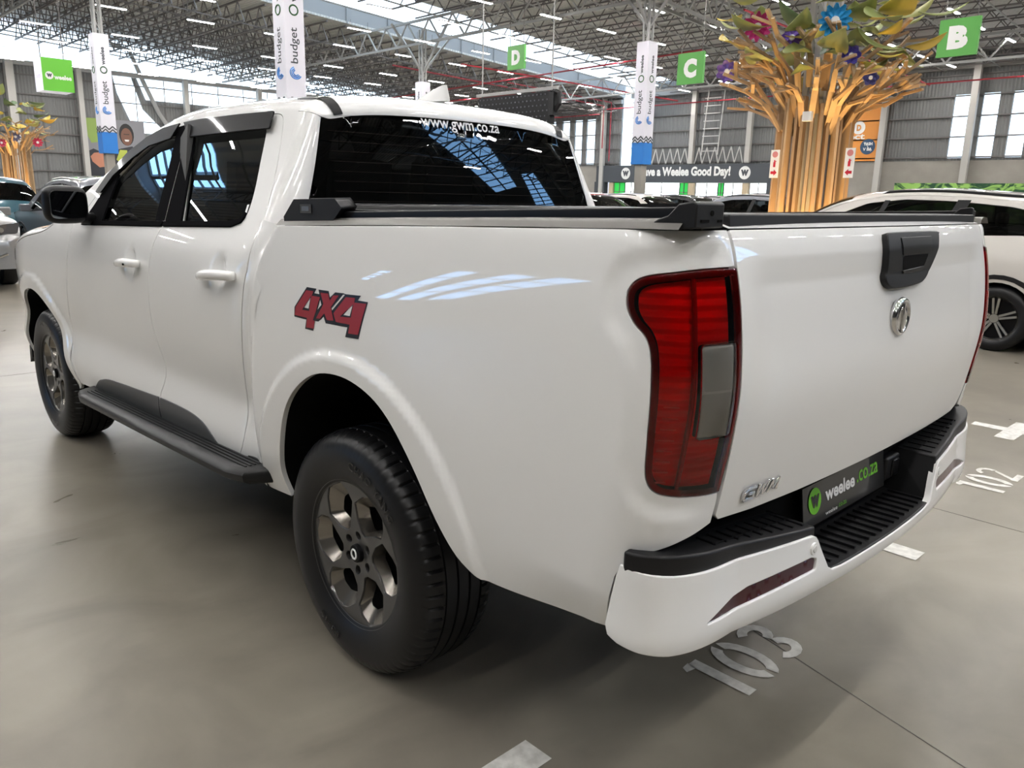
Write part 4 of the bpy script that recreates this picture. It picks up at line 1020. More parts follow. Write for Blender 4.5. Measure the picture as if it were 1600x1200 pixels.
def roundel(name, c, right, up, r, mt, parent, wmt, lift=.001, wname='roundel_letter'):
    rt_ = Vector(right).normalized(); u_ = Vector(up).normalized(); nn = rt_.cross(u_)
    m = MB(); m.add([Vector(c)+nn*lift+(rt_*math.cos(k*math.pi/14)+u_*math.sin(k*math.pi/14))*r for k in range(28)], [tuple(range(28))])
    o = m.build(name, mt, parent); text_at(wname, 'w', Vector(c)+nn*lift*2.5, rt_, u_, r*1.35, r*.95, wmt, parent, bold=.05); return o
roundel('plate_roundel', Vector((px0-.003, .196, .688))+up_*.010, (0, -1, 0), up_, .036, GREEN, PL, BLACKD)
# ------------------------------------------------ running boards
for s in (1, -1):
    m = MB()
    prof = [(.86, -.02), (.90, .0), (1.005, .0), (1.030, -.006), (1.040, -.020), (1.036, -.042), (1.015, -.055), (.86, -.055)]
    xs = [.485, .53, .62, 1.4, 2.28, 2.40, 2.46]; zz = [.540, .540, .534, .503, .470, .466, .463]; sh = [-.10, -.02, 0, 0, 0, -.03, -.12]
    m.grid(lambda i, j: (xs[i], s*(prof[j][0]+(sh[i] if prof[j][0] > .95 else 0)), zz[i]-.006+prof[j][1]), list(range(7)), list(range(8)))
    k = len(m.v)-56
    m.f += [tuple(k+j for j in range(8)), tuple(k+48+j for j in range(8))[::-1]]; m.m += [0, 0]
    rb = m.build('running_board', mat('board_grey', (.012, .0125, .013), .45, spec=.35), TRUCK, auto=45)
    m = MB()
    for j in range(6): m.beam((.56, s*(.905+j*.017), .532), (2.30, s*(.905+j*.017), .4665), .007, .006)
    m.build('tread_strips', RUBBER, rb)
# ------------------------------------------------ underbody, interior
m = MB(); m.box((1.5, 0, .50), (4.6, 1.1, .14)); m.box((1.6, 0, .46), (2.0, 1.74, .10)); m.box((-.82, 0, .62), (.40, 1.60, .16)); m.box((-.3, 0, .92), (1.62, 1.0, .06)); m.box((-.85, 0, 1.0), (.4, 1.72, .4)); m.box((.47, 0, .90), (.04, 1.72, .80))
for s in (1, -1): m.box((.50, s*.80, .8), (.12, .16, .7)); m.box((-.3, s*.62, 1.18), (1.5, .5, .30)); m.box((2.78, s*.70, 1.02), (.06, .36, .5))
m.box((3.95, 0, .65), (.3, 1.2, .5)); m.cyl((0, -.7, .38), (0, .7, .38), .06, 12); m.cyl((3.23, -.7, .38), (3.23, .7, .38), .05, 12)
m.build('underbody', DARK, TRUCK)
m = MB(); m.box((4.12, 0, .80), (.04, 1.30, .52)); fb = m.build('grille', GLOSSB, TRUCK, bevel=.02)
m = MB(); m.box((4.13, 0, .52), (.10, 1.50, .16)); m.build('front_bumper', WHITE, TRUCK, bevel=.03, seg=3)
for s in (1, -1):
    m = MB(); m.box((4.08, s*.66, .93), (.10, .22, .12)); m.build('headlamp', LAMPCLR, TRUCK, bevel=.02)
    m = MB(); m.prism([(3.74,.40),(3.80,.36),(3.78,.47),(3.73,.50)], lambda a, b: (a, s*.90, b), lambda a, b: (a, s*.70, b)); m.build('mud_flap', BLACKP, TRUCK)
def seat(x, y, w, bench=False):
    r = empty('seat', (x, y, 0)); r.parent = TRUCK
    m = MB(); m.box((.0, 0, .86), (.50, w, .14)); m.build('seat_cushion', SEATM, r, bevel=.05, seg=3)
    m = MB(); m.box((-.27, 0, 1.15), (.13, w*.96, .56), Matrix.Rotation(R(-12), 3, 'Y')); m.build('seat_back', SEATM, r, bevel=.05, seg=3)
    for hy in ((-.42, 0, .42) if bench else (0,)):
        m = MB(); m.box((-.345, hy, 1.50), (.10, .26, .17), Matrix.Rotation(R(-10), 3, 'Y')); m.box((-.33, hy-.06, 1.42), (.012, .012, .1)); m.box((-.33, hy+.06, 1.42), (.012, .012, .1)); m.build('headrest', SEATM, r, bevel=.03, seg=3)
seat(1.95, .37, .50); seat(1.95, -.37, .50); seat(1.06, 0, 1.30, True)
m = MB(); m.prism([(2.35,1.0),(2.45,1.22),(2.55,1.27),(2.9,1.25),(2.9,.8),(2.4,.8)], lambda a, b: (a, -.80, b), lambda a, b: (a, .80, b)); m.build('dashboard', DASHM, TRUCK, bevel=.02)
m = MB(); m.box((1.6, 0, .77), (2.3, 1.6, .04)); m.box((2.0, 0, .9), (.7, .2, .26)); m.build('cab_floor', DASHM, TRUCK)
m = MB(); m.grid(lambda a, b: (2.28-.07*math.cos(a)*.5+.02*math.cos(b), -.37+(.19+.014*math.cos(b))*math.cos(a), 1.20+(.18+.014*math.cos(b))*math.sin(a)), np.linspace(0, 2*math.pi, 25)[:-1], np.linspace(0, 2*math.pi, 7), close_u=True)
m.box((2.29, -.37, 1.2), (.03, .34, .05)); m.box((2.29, -.37, 1.15), (.03, .05, .14)); m.build('steering_wheel', SATIN, TRUCK, True)
for s in (1, -1):
    m = MB(); m.beam((1.33, s*.835, 1.33), (1.56, s*.70, 1.70), .10, .03, (0, 1, 0)); m.box((1.6, s*.86, 1.05), (2.1, .05, .52)); m.build('door_lining', DASHM, TRUCK)
m = MB(); m.grid(lambda t, u: (t, u*.66, 1.775-.03*u*u), np.linspace(.70, 1.9, 5), np.linspace(-1, 1, 9)); m.build('roof_lining', mat('lining', (.30, .29, .27), .9), TRUCK, True)
m = MB(); m.box((2.02, 0, 1.66), (.03, .22, .06)); m.build('rear_view_mirror', GLOSSB, TRUCK, bevel=.01)
# ------------------------------------------------ wheels
POCK = [(.080,117),(.120,104),(.168,94),(.198,99),(.228,109),(.225,128),(.206,136),(.166,150),(.112,148),(.080,131)]
HOLE = [(.088,119),(.122,109),(.164,101),(.176,103),(.186,112),(.182,124),(.172,130),(.155,141),(.115,141),(.088,130)]
def rot_poly(P, d): return [(r_*math.cos(R(a+d)), r_*math.sin(R(a+d))) for r_, a in P]
def wheel(loc, side, steer=0):
    """axle along local +y; outer face towards +y"""
    w = empty('wheel', loc, 0 if side > 0 else math.pi); w.parent = TRUCK
    f = lambda a, y, b: (-a, y, b)      # seen from the left side: +a is to the rear
    # tyre
    m = MB(); prof = [(-.075, .215), (-.082, .232), (-.060, .262), (-.020+.010, .305), (.006-.006, .335), (-.010, .358), (-.022, .372), (-.032, .3795), (-.050, .3835)]
    NS = 384; prof = [(.0, .228, 0), (.008, .240, 0), (.016, .262, 0), (.022, .295, 0), (.020, .325, 0), (.012, .350, 0), (.0, .366, 1), (-.012, .3745, 2), (-.030, .3805, 2), (-.048, .3835, 2)]
    g = []
    for a, b in ((-.051, -.057), (-.093, -.101), (-.135, -.143), (-.177, -.185)):
        g += [(a, .3845, 0), (a-.001, .3765, 0), (b+.001, .3765, 0), (b, .3845, 0)]
    prof += g+[(-.188, .3835, 2), (-.208, .3805, 2), (-.226, .3745, 2), (-.238, .366, 0), (-.252, .34, 0), (-.258, .30, 0), (-.245, .25, 0), (-.235, .228, 0)]
    def tf(i, j):
        y, r_, k = prof[j]; a = 2*math.pi*i/NS; ph = (i+(0 if y > -.1 else 3)) % 6
        if k == 2 and ph == 0: r_ -= .006
        if k == 1 and ph == 0: r_ -= .004
        return (r_*math.cos(a), y, r_*math.sin(a))
    m.grid(tf, list(range(NS)), list(range(len(prof))), close_u=True)
    ty = m.build('tyre', RUBBER, w, auto=28)
    # raised lettering on the sidewall
    def ring_text(s_, a0, h, rr, sp):
        V, F = text_geo(s_, bold=.03, spacing=1.25); lo, hi = V.min(0), V.max(0); V = V.copy(); V[:, 0] -= (lo[0]+hi[0])/2; V *= h/(hi[1]-lo[1])
        out = []
        for v in V:
            a = R(a0)-v[0]/rr; r2 = rr+v[1]; yy = float(np.interp(r2, [.262, .295, .325, .350], [.016, .022, .020, .012]))
            out.append((-r2*math.cos(a), yy+.003, r2*math.sin(a)))
        return out, F
    for s_, a0 in (('CHAO YANG', 62), ('SU318', -112)):
        V, F = ring_text(s_, a0, .026, .288, 0); m = MB(); m.add(V, F); m.build('tyre_lettering', mat('tyre_letter', (.004, .004, .005), .2), ty)
    # rim face with six swept pockets
    Rr = .236
    def face(a, b):
        r_ = np.hypot(a, b); y = -.004+(-.010)*sstep(.21, .10, r_)-.004*sstep(.075, .05, r_)
        return np.stack([-a, y+0*a, b], -1)
    circle = [(Rr*math.cos(k*math.pi/48), Rr*math.sin(k*math.pi/48)) for k in range(96)]
    rd_ = lambda P: rnd(P, .004, 2)
    pk = [rd_(rot_poly(POCK, 60*k)) for k in range(6)]
    lugs = [[(.058*math.cos(R(60*k+27))+.0135*math.cos(t), .058*math.sin(R(60*k+27))+.0135*math.sin(t)) for t in np.linspace(0, 2*math.pi, 13)[:-1]] for k in range(6)]
    V, F, N = patch_geo(face, circle, pk+lugs, h=.014, inset=0, bev=.0018, depth=.022)
    if N[:20, 1].mean() < 0: pass
    me = mesh_from(V, F, True); rim = link('rim', me, RIMGREY, w); me.set_sharp_from_angle(angle=R(35))
    fl = me.polygons[0].normal.y < 0
    if fl: me.flip_normals()
    m = MB()   # pocket walls run down to a floor with the opening in it
    for k in range(6):
        o_ = resample(pk[k], .006); i_ = resample(rd_(rot_poly(HOLE, 60*k)), .006); n1 = 60
        def samp(P, n):
            P = np.array(P); c = P.mean(0); an = np.unwrap(np.arctan2(P[:, 1]-c[1], P[:, 0]-c[0])); 
            L = np.r_[0, np.cumsum(np.hypot(*(np.roll(P, -1, 0)-P).T))]; P2 = np.vstack([P, P[:1]])
            t = np.linspace(0, L[-1], n+1)[:-1]; return np.stack([np.interp(t, L, P2[:, 0]), np.interp(t, L, P2[:, 1])], 1)
        A, B = samp(o_, n1), samp(i_, n1)
        fa = face(A[:, 0], A[:, 1])-np.array([0, .006, 0]); fb_ = np.stack([-B[:, 0], np.full(n1, -.055)-.0*B[:, 0], B[:, 1]], 1)
        fb_[:, 1] = -.038-.02*(1-sstep(.08, .20, np.hypot(B[:, 0], B[:, 1])))
        m.add(list(fa)+list(fb_), [(i, (i+1) % n1, n1+(i+1) % n1, n1+i) for i in range(n1)])
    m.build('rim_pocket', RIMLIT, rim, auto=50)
    m = MB(); m.grid(lambda t, j: ([.236, .240, .236, .222, .215, .212][j]*math.cos(t), [-.006, .004, .006, -.012, -.06, -.20][j], [.236, .240, .236, .222, .215, .212][j]*math.sin(t)), np.linspace(0, 2*math.pi, 97)[:-1], list(range(6)), close_u=True)
    m.build('rim_lip', RIMGREY, rim, True)
    m = MB(); m.cyl((0, -.24, 0), (0, -.20, 0), .21, 40); m.cyl((0, -.2, 0), (0, -.12, 0), .15, 40); m.box((.12, -.14, .05), (.07, .06, .16)); m.build('brake_disc', DARK, w)
    for k in range(6):
        m = MB(); a = R(60*k+27); m.cyl((-.058*math.cos(a), -.035, .058*math.sin(a)), (-.058*math.cos(a), -.024, .058*math.sin(a)), .0085, 6); m.build('wheel_nut', DARK, rim)
    m = MB(); m.cyl((0, -.03, 0), (0, -.004, 0), .031, 32, .028); hub = m.build('hub_cap', GLOSSB, w, bevel=.003)
    m = MB(); m.grid(lambda t, u: ((.0125+.0035*math.cos(u))*math.cos(t), -.0015+.0025*math.sin(u), (.015+.0035*math.cos(u))*math.sin(t)), np.linspace(0, 2*math.pi, 25)[:-1], np.linspace(0, 2*math.pi, 9), close_u=True)
    m.build('hub_emblem', WHITED, hub, True)
    return w
WH = wheel((0, .922, .3835), 1)
def dupw(loc, rz, rx=0):
    c = copy_tree(WH, TRUCK); c.location = loc; c.rotation_euler = (0, 0, rz); 
    return c
w2 = dupw((3.23, .912, .3835), 0)
for ch in w2.children: ch.rotation_euler[1] = R(23)
dupw((0, -.922, .3835), math.pi); dupw((3.23, -.912, .3835), math.pi)
V, F, N = patch_geo(Pcab, [(.752,1.382),(.738,1.384),(.748,1.418),(.762,1.416)], flip=True, h=.02, off=-.004, inset=0, bev=0, depth=0)
link('window_sticker', mesh_from(V, F, True, N), WHITED, D0)
# ---------------------------------------------------------------- floor markings
PAINTW = add_noise(mat('floor_paint', (.62, .61, .57), .5), 30, (.50, .49, .46), (.68, .67, .63), 5)
def marking(name, pieces, label, cat='floor marking', group=None):
    m = MB()
    for p in pieces:
        n = len(p); m.add([(x, y, .0025) for x, y in p], [tuple(range(n)) if area(p) > 0 else tuple(range(n))[::-1]])
    return tag(m.build(name, PAINTW), label, cat, group)
def arcband(cx, cy, rx, ry, a0, a1, w, n=14):
    out = []
    for k in range(n+1): a = R(a0+(a1-a0)*k/n); out.append((cx+rx*math.cos(a), cy+ry*math.sin(a)))
    inn = []
    for k in range(n+1): a = R(a0+(a1-a0)*k/n); inn.append((cx+(rx-w)*math.cos(a), cy+(ry-w)*math.sin(a)))
    return [[out[k], out[k+1], inn[k+1], inn[k]] for k in range(n)]
def number(name, y0, digits, label, pitch=.185):
    """digits stand on x=-.93 and reach x=-.705, read from behind the truck"""
    xb, xt = -.930, -.705; root = empty(name, ((xb+xt)/2, y0-.22, 0), 0, label, 'bay number')
    def T(u, v): return (xb+(xt-xb)*v, y0-u)      # u to the reader's right, v up
    u0 = 0
    for dg in digits:
        P = []
        if dg == '1':
            P.append([T(u0+.026, 0), T(u0+.070, 0), T(u0+.070, .98), T(u0+.026, .98)]); P.append([T(u0-.012, .88), T(u0+.032, .84), T(u0+.032, 1.0), T(u0-.002, .98)])
            u0 += .115
        elif dg == '0':
            for a0, a1 in ((-80, 80), (100, 260)):
                P += [[T(u0+.075+(q[0]), .5+q[1]) for q in quad_] for quad_ in [[( .075*math.cos(R(t0)), .52*math.sin(R(t0))), (.075*math.cos(R(t1)), .52*math.sin(R(t1))), (.036*math.cos(R(t1)), .34*math.sin(R(t1))), (.036*math.cos(R(t0)), .34*math.sin(R(t0)))] for t0, t1 in [(a0+(a1-a0)*k/10, a0+(a1-a0)*(k+1)/10) for k in range(10)]]]
            u0 += .175
        elif dg == '3':
            for cv, a0, a1 in ((.74, 150, -75), (.27, 75, -150)):
                P += [[T(u0+.065+r1*math.cos(R(t))*1., cv+r1*math.sin(R(t))*3.7) for r1, t in ((.070, t0), (.070, t1), (.030, t1), (.030, t0))] for t0, t1 in [(a0+(a1-a0)*k/10, a0+(a1-a0)*(k+1)/10) for k in range(10)]]
            u0 += .16
        elif dg == '2':
            P += [[T(u0+.065+r1*math.cos(R(t)), .74+r1*math.sin(R(t))*3.7) for r1, t in ((.066, t0), (.066, t1), (.036, t1), (.036, t0))] for t0, t1 in [(165+(-30-165)*k/10, 165+(-30-165)*(k+1)/10) for k in range(10)]]
            P.append([T(u0+.122, .62), T(u0+.09, .60), T(u0+.005, .14), T(u0+.04, .14)]); P.append([T(u0, 0), T(u0+.135, 0), T(u0+.135, .15), T(u0, .15)])
            u0 += .16
        m = MB()
        for p in P:
            n = len(p); m.add([(x-(xb+xt)/2, y-(y0-.22), .0025) for x, y in p], [tuple(range(n)) if area(p) > 0 else tuple(range(n))[::-1]])
        m.build('figure', PAINTW, root)
    return root
number('bay_number', .155, '103', 'white bay number 103 painted on the floor behind the truck')
number('bay_number', -2.425, '102', 'white bay number 102 painted on the floor by the next bay')
def cross(y, full=True):
    P = [[(-.57, y-.26), (-.57, y+.26), (-.685, y+.26), (-.685, y-.26)]]
    if full: P += [[(-.37, y-.05), (-.37, y+.05), (-.57, y+.05), (-.57, y-.05)], [(-.685, y-.05), (-.685, y+.05), (-.92, y+.05), (-.92, y-.05)]]
    return P
marking('bay_marking', cross(-3.86), 'white painted bay cross on the floor at the right edge')
marking('bay_marking', [[(-.57, -1.56), (-.57, -1.04), (-.685, -1.04), (-.685, -1.56)], [(-.685, -1.36), (-.685, -1.25), (-.92, -1.25), (-.92, -1.36)]], 'white painted bay tick showing under the bumper')
marking('bay_marking', [[(-.615, .775), (-.615, 1.22), (-.715, 1.22), (-.715, .775)]], 'white painted bar on the floor at the bottom edge, beside the rear wheel')
# saw cuts in the slab
m = MB()
for a, b in (((.087, -.452), (-3.2, .45)),): m.beam((a[0], a[1], .0012), (b[0], b[1], .0012), .003, .001)
m.beam((-3, -1.95, .0012), (6, -1.95, .0012), .004, .001); m.beam((-1.75, 6, .0012), (-1.75, -8, .0012), .004, .001); m.beam((5.2, 12, .0012), (5.2, -20, .0012), .004, .001)
struct(m.build('trim_6', mat('saw_cut', (.15, .14, .125), .7)))
# ---------------------------------------------------------------- banners on the columns
BANW = mat('banner_white', (.74, .73, .80), .5); BANB = mat('banner_blue', (.02, .20, .62), .45); TXTD = mat('banner_text', (.05, .06, .07), .5); LBLUE = mat('logo_blue', (.10, .30, .70), .5)
def col_banner(x, y, label, z0=2.95, z1=7.9, w=.62):
    r = empty('column_banner', (x, y, z0), 0, label, 'banner', 'column banners')
    m = MB(); m.box((0, 0, (z1-z0)/2+.35), (w, w, z1-z0-.7)); sl = m.build('banner_sleeve', BANW, r)
    m = MB(); m.box((0, 0, .45), (w*1.01, w*1.01, .9)); m.build('blue_foot', BANB, r)
    m = MB()
    for fx, fy, rx, ry in ((-1, 0, 0, -1), (0, 1, -1, 0), (0, -1, 1, 0), (1, 0, 0, 1)):
        c = Vector((fx*w/2*1.02, fy*w/2*1.02, 0)); rt_ = Vector((rx, ry, 0))
        for zz, dd in ((.95, 0), (1.08, .0)):
            for k in (-1, 0): m.beam(c+rt_*(k*.3)+Vector((0, 0, zz-.07)), c+rt_*(k*.3+.15)+Vector((0, 0, zz+.07)), .02, .045); m.beam(c+rt_*(k*.3+.15)+Vector((0, 0, zz+.07)), c+rt_*(k*.3+.3)+Vector((0, 0, zz-.07)), .02, .045)
    m.build('zigzag_band', TXTD, r)
    for fx, fy, rx, ry in ((-1, 0, 0, -1), (0, 1, -1, 0)):
        c = np.array((fx*w/2*1.015, fy*w/2*1.015, 0.)); up = np.array((-rx, -ry, 0.)); right = np.array((0, 0, 1.))
        # text reads upwards
        text_at('banner_lettering', 'budget', c+np.array((0, 0, 2.55)), right, up, .95, .30, TXTD, sl, bold=.01)
        text_at('banner_lettering', 'weelee', c+np.array((0, 0, 4.05)), right, up, .72, .17, TXTD, sl, bold=.03)
        m = MB(); cc = Vector(c)+Vector((0, 0, 1.82)); rt_ = Vector(up)
        for q_ in (.08, .13, .18): m.tube([cc+rt_*q_*math.cos(a)+Vector((0, 0, q_*.9*math.sin(a))) for a in np.linspace(-2.6, -.2 if False else 1.2, 12)], .018, 4)
        m.build('wave_logo', LBLUE, sl)
        cc = Vector(c)+Vector((0, 0, 3.48)); m = MB(); m.tube([cc+rt_*.13*math.cos(a)+Vector((0, 0, .13*math.sin(a))) for a in np.linspace(0, 6.28, 20)], .022, 4); m.build('ring_logo', mat('logo_dark', (.02, .10, .03), .5), sl)
    return r
col_banner(20.0, -10.0, 'white banner wrapped round the column rising behind the cab roof')
col_banner(19.9, -26.6, 'white banner with blue foot on the column left of the hanging C sign')
col_banner(37.0, -10.3, 'white banner with blue foot on the column left of the cab')
col_banner(37.4, -28.2, 'white banner on the far column just left of the roof antenna')
# ---------------------------------------------------------------- hanging letter signs
SIGNG = mat('sign_green', (.085, .34, .055), .45); SIGNW = mat('sign_white', (.78, .78, .76), .45)
def letter_sign(x, y, z, ch, w, h, label, rz=0):
    r = empty('hanging_sign', (x, y, z-h/2), rz, label, 'hanging sign', 'green letter signs')
    m = MB(); m.box((0, 0, h/2), (w, .12, h)); pnl = m.build('sign_panel', SIGNG, r)
    text_at('sign_letter', ch, (0, .063, h/2), (-1, 0, 0), (0, 0, 1), w*.50, h*.62, SIGNW, pnl, bold=.07, lift=.002)
    m = MB(); m.beam((-w*.4, 0, h), (-w*.4, 0, h+3.6), .02, .02); m.beam((w*.4, 0, h), (w*.4, 0, h+3.6), .02, .02); m.build('hanging_wire', STEELD, r)
letter_sign(7.5, -26, 6.57, 'B', 1.16, 1.10, 'green square sign with a white letter B hanging right of the tree')
letter_sign(17.25, -26, 6.56, 'C', 1.20, 1.17, 'green square sign with a white letter C hanging left of the tree')
letter_sign(27.2, -26, 7.97, 'D', 1.15, 1.08, 'green square sign with a white letter D high above the truck cab')
# green box sign
BG = mat('box_green', (.11, .42, .03), .5, emit=(.10, .45, .02), es=.12); BW = mat('box_white', (.8, .79, .86), .5, emit=(.75, .74, .85), es=.25)
r = empty('box_sign', (33.55, -7.46, 4.98), 0, 'green and white illuminated box sign hanging at the left', 'box sign')
m = MB(); m.box((0, 0, .60), (1.06, 1.04, 1.16)); bx = m.build('box_body', BW, r)
m = MB(); m.box((-.54, 0, .60), (.03, 1.06, 1.18)); gf = m.build('green_face', BG, r)
text_at('sign_lettering', 'weelee', (-.56, -.16, .52), (0, -1, 0), (0, 0, 1), .60, .17, SIGNW, gf, bold=.04)
text_at('side_lettering', 'budget', (0, .522, .56), (-1, 0, 0), (0, 0, 1), .60, .2, mat('faint_text', (.5, .5, .6), .5), bx)
roundel('sign_roundel', (-.56, .30, .56), (0, -1, 0), (0, 0, 1), .14, SIGNW, gf, TXTD, lift=.004)
m = MB(); m.beam((0, -.4, 1.2), (0, -.4, 6.2), .03, .03); m.beam((0, .4, 1.2), (0, .4, 6.2), .03, .03); m.build('hanging_wire', STEELD, r)
# ---------------------------------------------------------------- shop front along the right wall
r = empty('shop_front', (36, Y0+.3, 0), 0, 'dark grey shop fascia with white greeting lettering on the far wall', 'shop front')
DG = mat('fascia_dark', (.055, .062, .072), .5); BEI = mat('frame_beige', (.50, .40, .27), .6); GRN = mat('door_green', (.02, .40, .06), .4, emit=(.02, .45, .06), es=.4)
m = MB(); m.box((0, 0, 3.55), (16.6, .5, 1.35)); fa = m.build('fascia', DG, r); m = MB(); m.box((7.9, 0, 1.45), (1.1, .5, 2.9)); m.box((-8.15, 0, 1.45), (.4, .5, 2.9)); m.build('fascia_pier', DG, r)
text_at('greeting_lettering', 'Have a Weelee Good Day!', (-.62, .27, 3.62), (-1, 0, 0), (0, 0, 1), 8.55, .92, SIGNW, fa, bold=.045)
roundel('fascia_roundel', (5.05, .27, 3.58), (-1, 0, 0), (0, 0, 1), .48, SIGNW, fa, DG, lift=.004); roundel('fascia_roundel', (-6.1, .27, 3.58), (-1, 0, 0), (0, 0, 1), .48, SIGNW, fa, DG, lift=.004)
for xa, xb, mt, nm in ((5.2, 6.4, GRN, 'green_door'), (-.3, 3.2, SHOPP, 'shop_window'), (-1.1, -.3, GRN, 'green_door'), (-3.8, -1.8, SHOPP, 'shop_window'), (-4.3, -3.8, GRN, 'green_door'), (-5.9, -4.3, SHOPP, 'shop_window'), (-7.9, -6.5, SHOPP, 'shop_window'), (3.9, 5.2, SHOPP, 'shop_window')):
    m = MB(); m.box(((xa+xb)/2, .0, 1.42), (xb-xa-.06, .08, 2.8)); o = m.build(nm, mt, r)
    m = MB(); 
    for k in range(3): m.box((xa+(xb-xa)*k/2, .07, 1.42), (.05, .06, 2.8))
    m.box(((xa+xb)/2, .07, 2.1), (xb-xa, .06, .05)); m.build('glazing_bars', STEELD, o)
for x in (6.6, 3.55, -1.45, -6.2): m = MB(); m.box((x, .12, 1.42), (.42, .3, 2.8)); m.build('beige_pier', BEI, r)
# orange poster on the wall
r = empty('orange_banner', (21.72, Y0+.12, 4.3), 0, 'orange wall banner with a white D roundel behind the tree', 'wall banner')
ORG = mat('banner_orange', (.68, .26, .04), .5)
m = MB(); m.box((0, 0, 1.8), (3.1, .08, 3.6)); ob = m.build('banner_sheet', ORG, r)
text_at('banner_lettering', 'Direct', (.85, .045, 1.6), (-1, 0, 0), (0, 0, 1), 2.2, .40, SIGNW, ob, bold=.03)
m = MB(); m.add([(.2+.42*math.cos(a), .046, 2.15+.42*math.sin(a)) for a in np.linspace(0, 6.28, 25)[:-1]], [tuple(range(24))]); dr = m.build('letter_roundel', SIGNW, ob); text_at('roundel_letter', 'D', (.2, .05, 2.15), (-1, 0, 0), (0, 0, 1), .30, .40, ORG, dr, bold=.05)
NAVY = mat('badge_navy', (.015, .06, .13), .5)
m = MB(); m.add([(-.52+.50*math.cos(a), .047, .92+.50*math.sin(a)) for a in np.linspace(0, 6.28, 25)[:-1]], [tuple(range(24))]); bd = m.build('round_badge', NAVY, ob)
text_at('badge_lettering', 'YASH', (-.52, .05, 1.10), (-1, 0, 0), (0, .0, 1), .6, .2, SIGNW, bd, bold=.04); text_at('badge_lettering', 'V BA', (-.52, .05, .76), (-1, 0, 0), (0, 0, 1), .6, .2, SIGNW, bd, bold=.04)
m = MB(); m.beam((-.75, .052, .62), (-.3, .052, 1.22), .01, .03); m.build('badge_slash', SIGNW, bd)
# leafy green banner low behind the pale crossover
r = tag(MB().box((5.0, -35, 1.62), (14.6, .06, 1.6)).build('leafy_banner', add_noise(mat('leaf_print', (.1, .3, .05), .5), 1.1, (.005, .06, .02), (.30, .55, .12), 2, stretch=(1, 1, 1.5), dist=3., pos=(.42, .58))), 'long green leaf-print banner behind the pale crossover', 'banner')
# wall poster of a driver (a printed picture)
r = empty('wall_poster', (X1-.2, -18.7, 2.3), 0, 'large wall poster of a smiling man holding a phone, left of the cab', 'poster')
m = MB(); m.box((0, 0, 2.0), (.05, 4.3, 4.0)); ps = m.build('poster_sheet', mat('poster_grey', (.22, .22, .24), .5), r)
def pp_(name, P, col, lift): 
    m = MB(); m.add([(-.03-lift, y, z) for y, z in P], [tuple(range(len(P)))]); m.build(name, mat('print_%s' % name, col, .5), ps)
pp_('printed_jacket', [(2.1, 0), (2.1, 1.6), (1.5, 1.9), (.8, 1.6), (-.4, 2.0), (-1.2, 2.2), (-2.1, 1.2), (-2.1, 0)], (.02, .022, .03), .002)
pp_('printed_seat', [(2.1, 4.0), (2.0, 3.2), (1.6, 2.3), (.9, 2.4), (.6, 3.4), (.7, 4.0)], (.25, .36, .08), .003)
pp_('printed_scarf', [(-.3, 1.9), (.0, 1.2), (-.5, .7), (-.8, .9), (-.8, 1.9)], (.42, .48, .07), .004)
pp_('printed_hair', [(-.85+.52*math.cos(a), 3.0+.78*math.sin(a)) for a in np.linspace(0, 6.28, 20)[:-1]], (.01, .009, .009), .005)
pp_('printed_face', [(-.85+.40*math.cos(a), 2.85+.62*math.sin(a)) for a in np.linspace(0, 6.28, 20)[:-1]], (.17, .075, .045), .006)
pp_('printed_smile', [(-1.02, 2.65), (-.68, 2.65), (-.74, 2.52), (-.96, 2.52)], (.8, .78, .75), .007)
pp_('printed_eyes', [(-1.05, 3.05), (-.65, 3.05), (-.65, 3.0), (-1.05, 3.0)], (.02, .015, .015), .007)
pp_('printed_hand', [(1.75, 1.35), (1.65, 1.0), (1.2, .6), (.6, .7), (.3, 1.1), (.4, 1.6), (.9, 1.7), (1.5, 1.6)], (.48, .20, .12), .006)
# black perforated screen hung from the roof
r = empty('hanging_screen', (21.0, -20, 4.05), 0, 'black studded screen panel hanging behind the cab roof', 'screen')
m = MB(); m.box((0, 0, .62), (3.9, .25, 1.15)); m.cm = 1
for i in range(18):
    for j in range(6): m.box((-1.8+i*.21+(.1 if j % 2 else 0), .13, .15+j*.19), (.05, .03, .05))
m.build('screen_panel', [SATIN, mat('stud_grey', (.12, .12, .14), .4, .5)], r)
m = MB(); m.tube([(-2.0, 0, 1.2), (-2.25, 0, 1.1), (-2.3, 0, .75), (-2.1, 0, .5)], .09, 8); m.box((-2.0, 0, .75), (.25, .3, .8)); m.build('side_bracket', BLACKP, r)
m = MB(); m.beam((1.9, 0, 1.2), (1.9, 0, 6.9), .04, .04); m.beam((-1.9, 0, 1.2), (-1.9, 0, 6.9), .04, .04); m.beam((-2.2, 0, 1.3), (2.2, 0, 1.3), .12, .12); m.build('hanging_bar', STEEL, r)
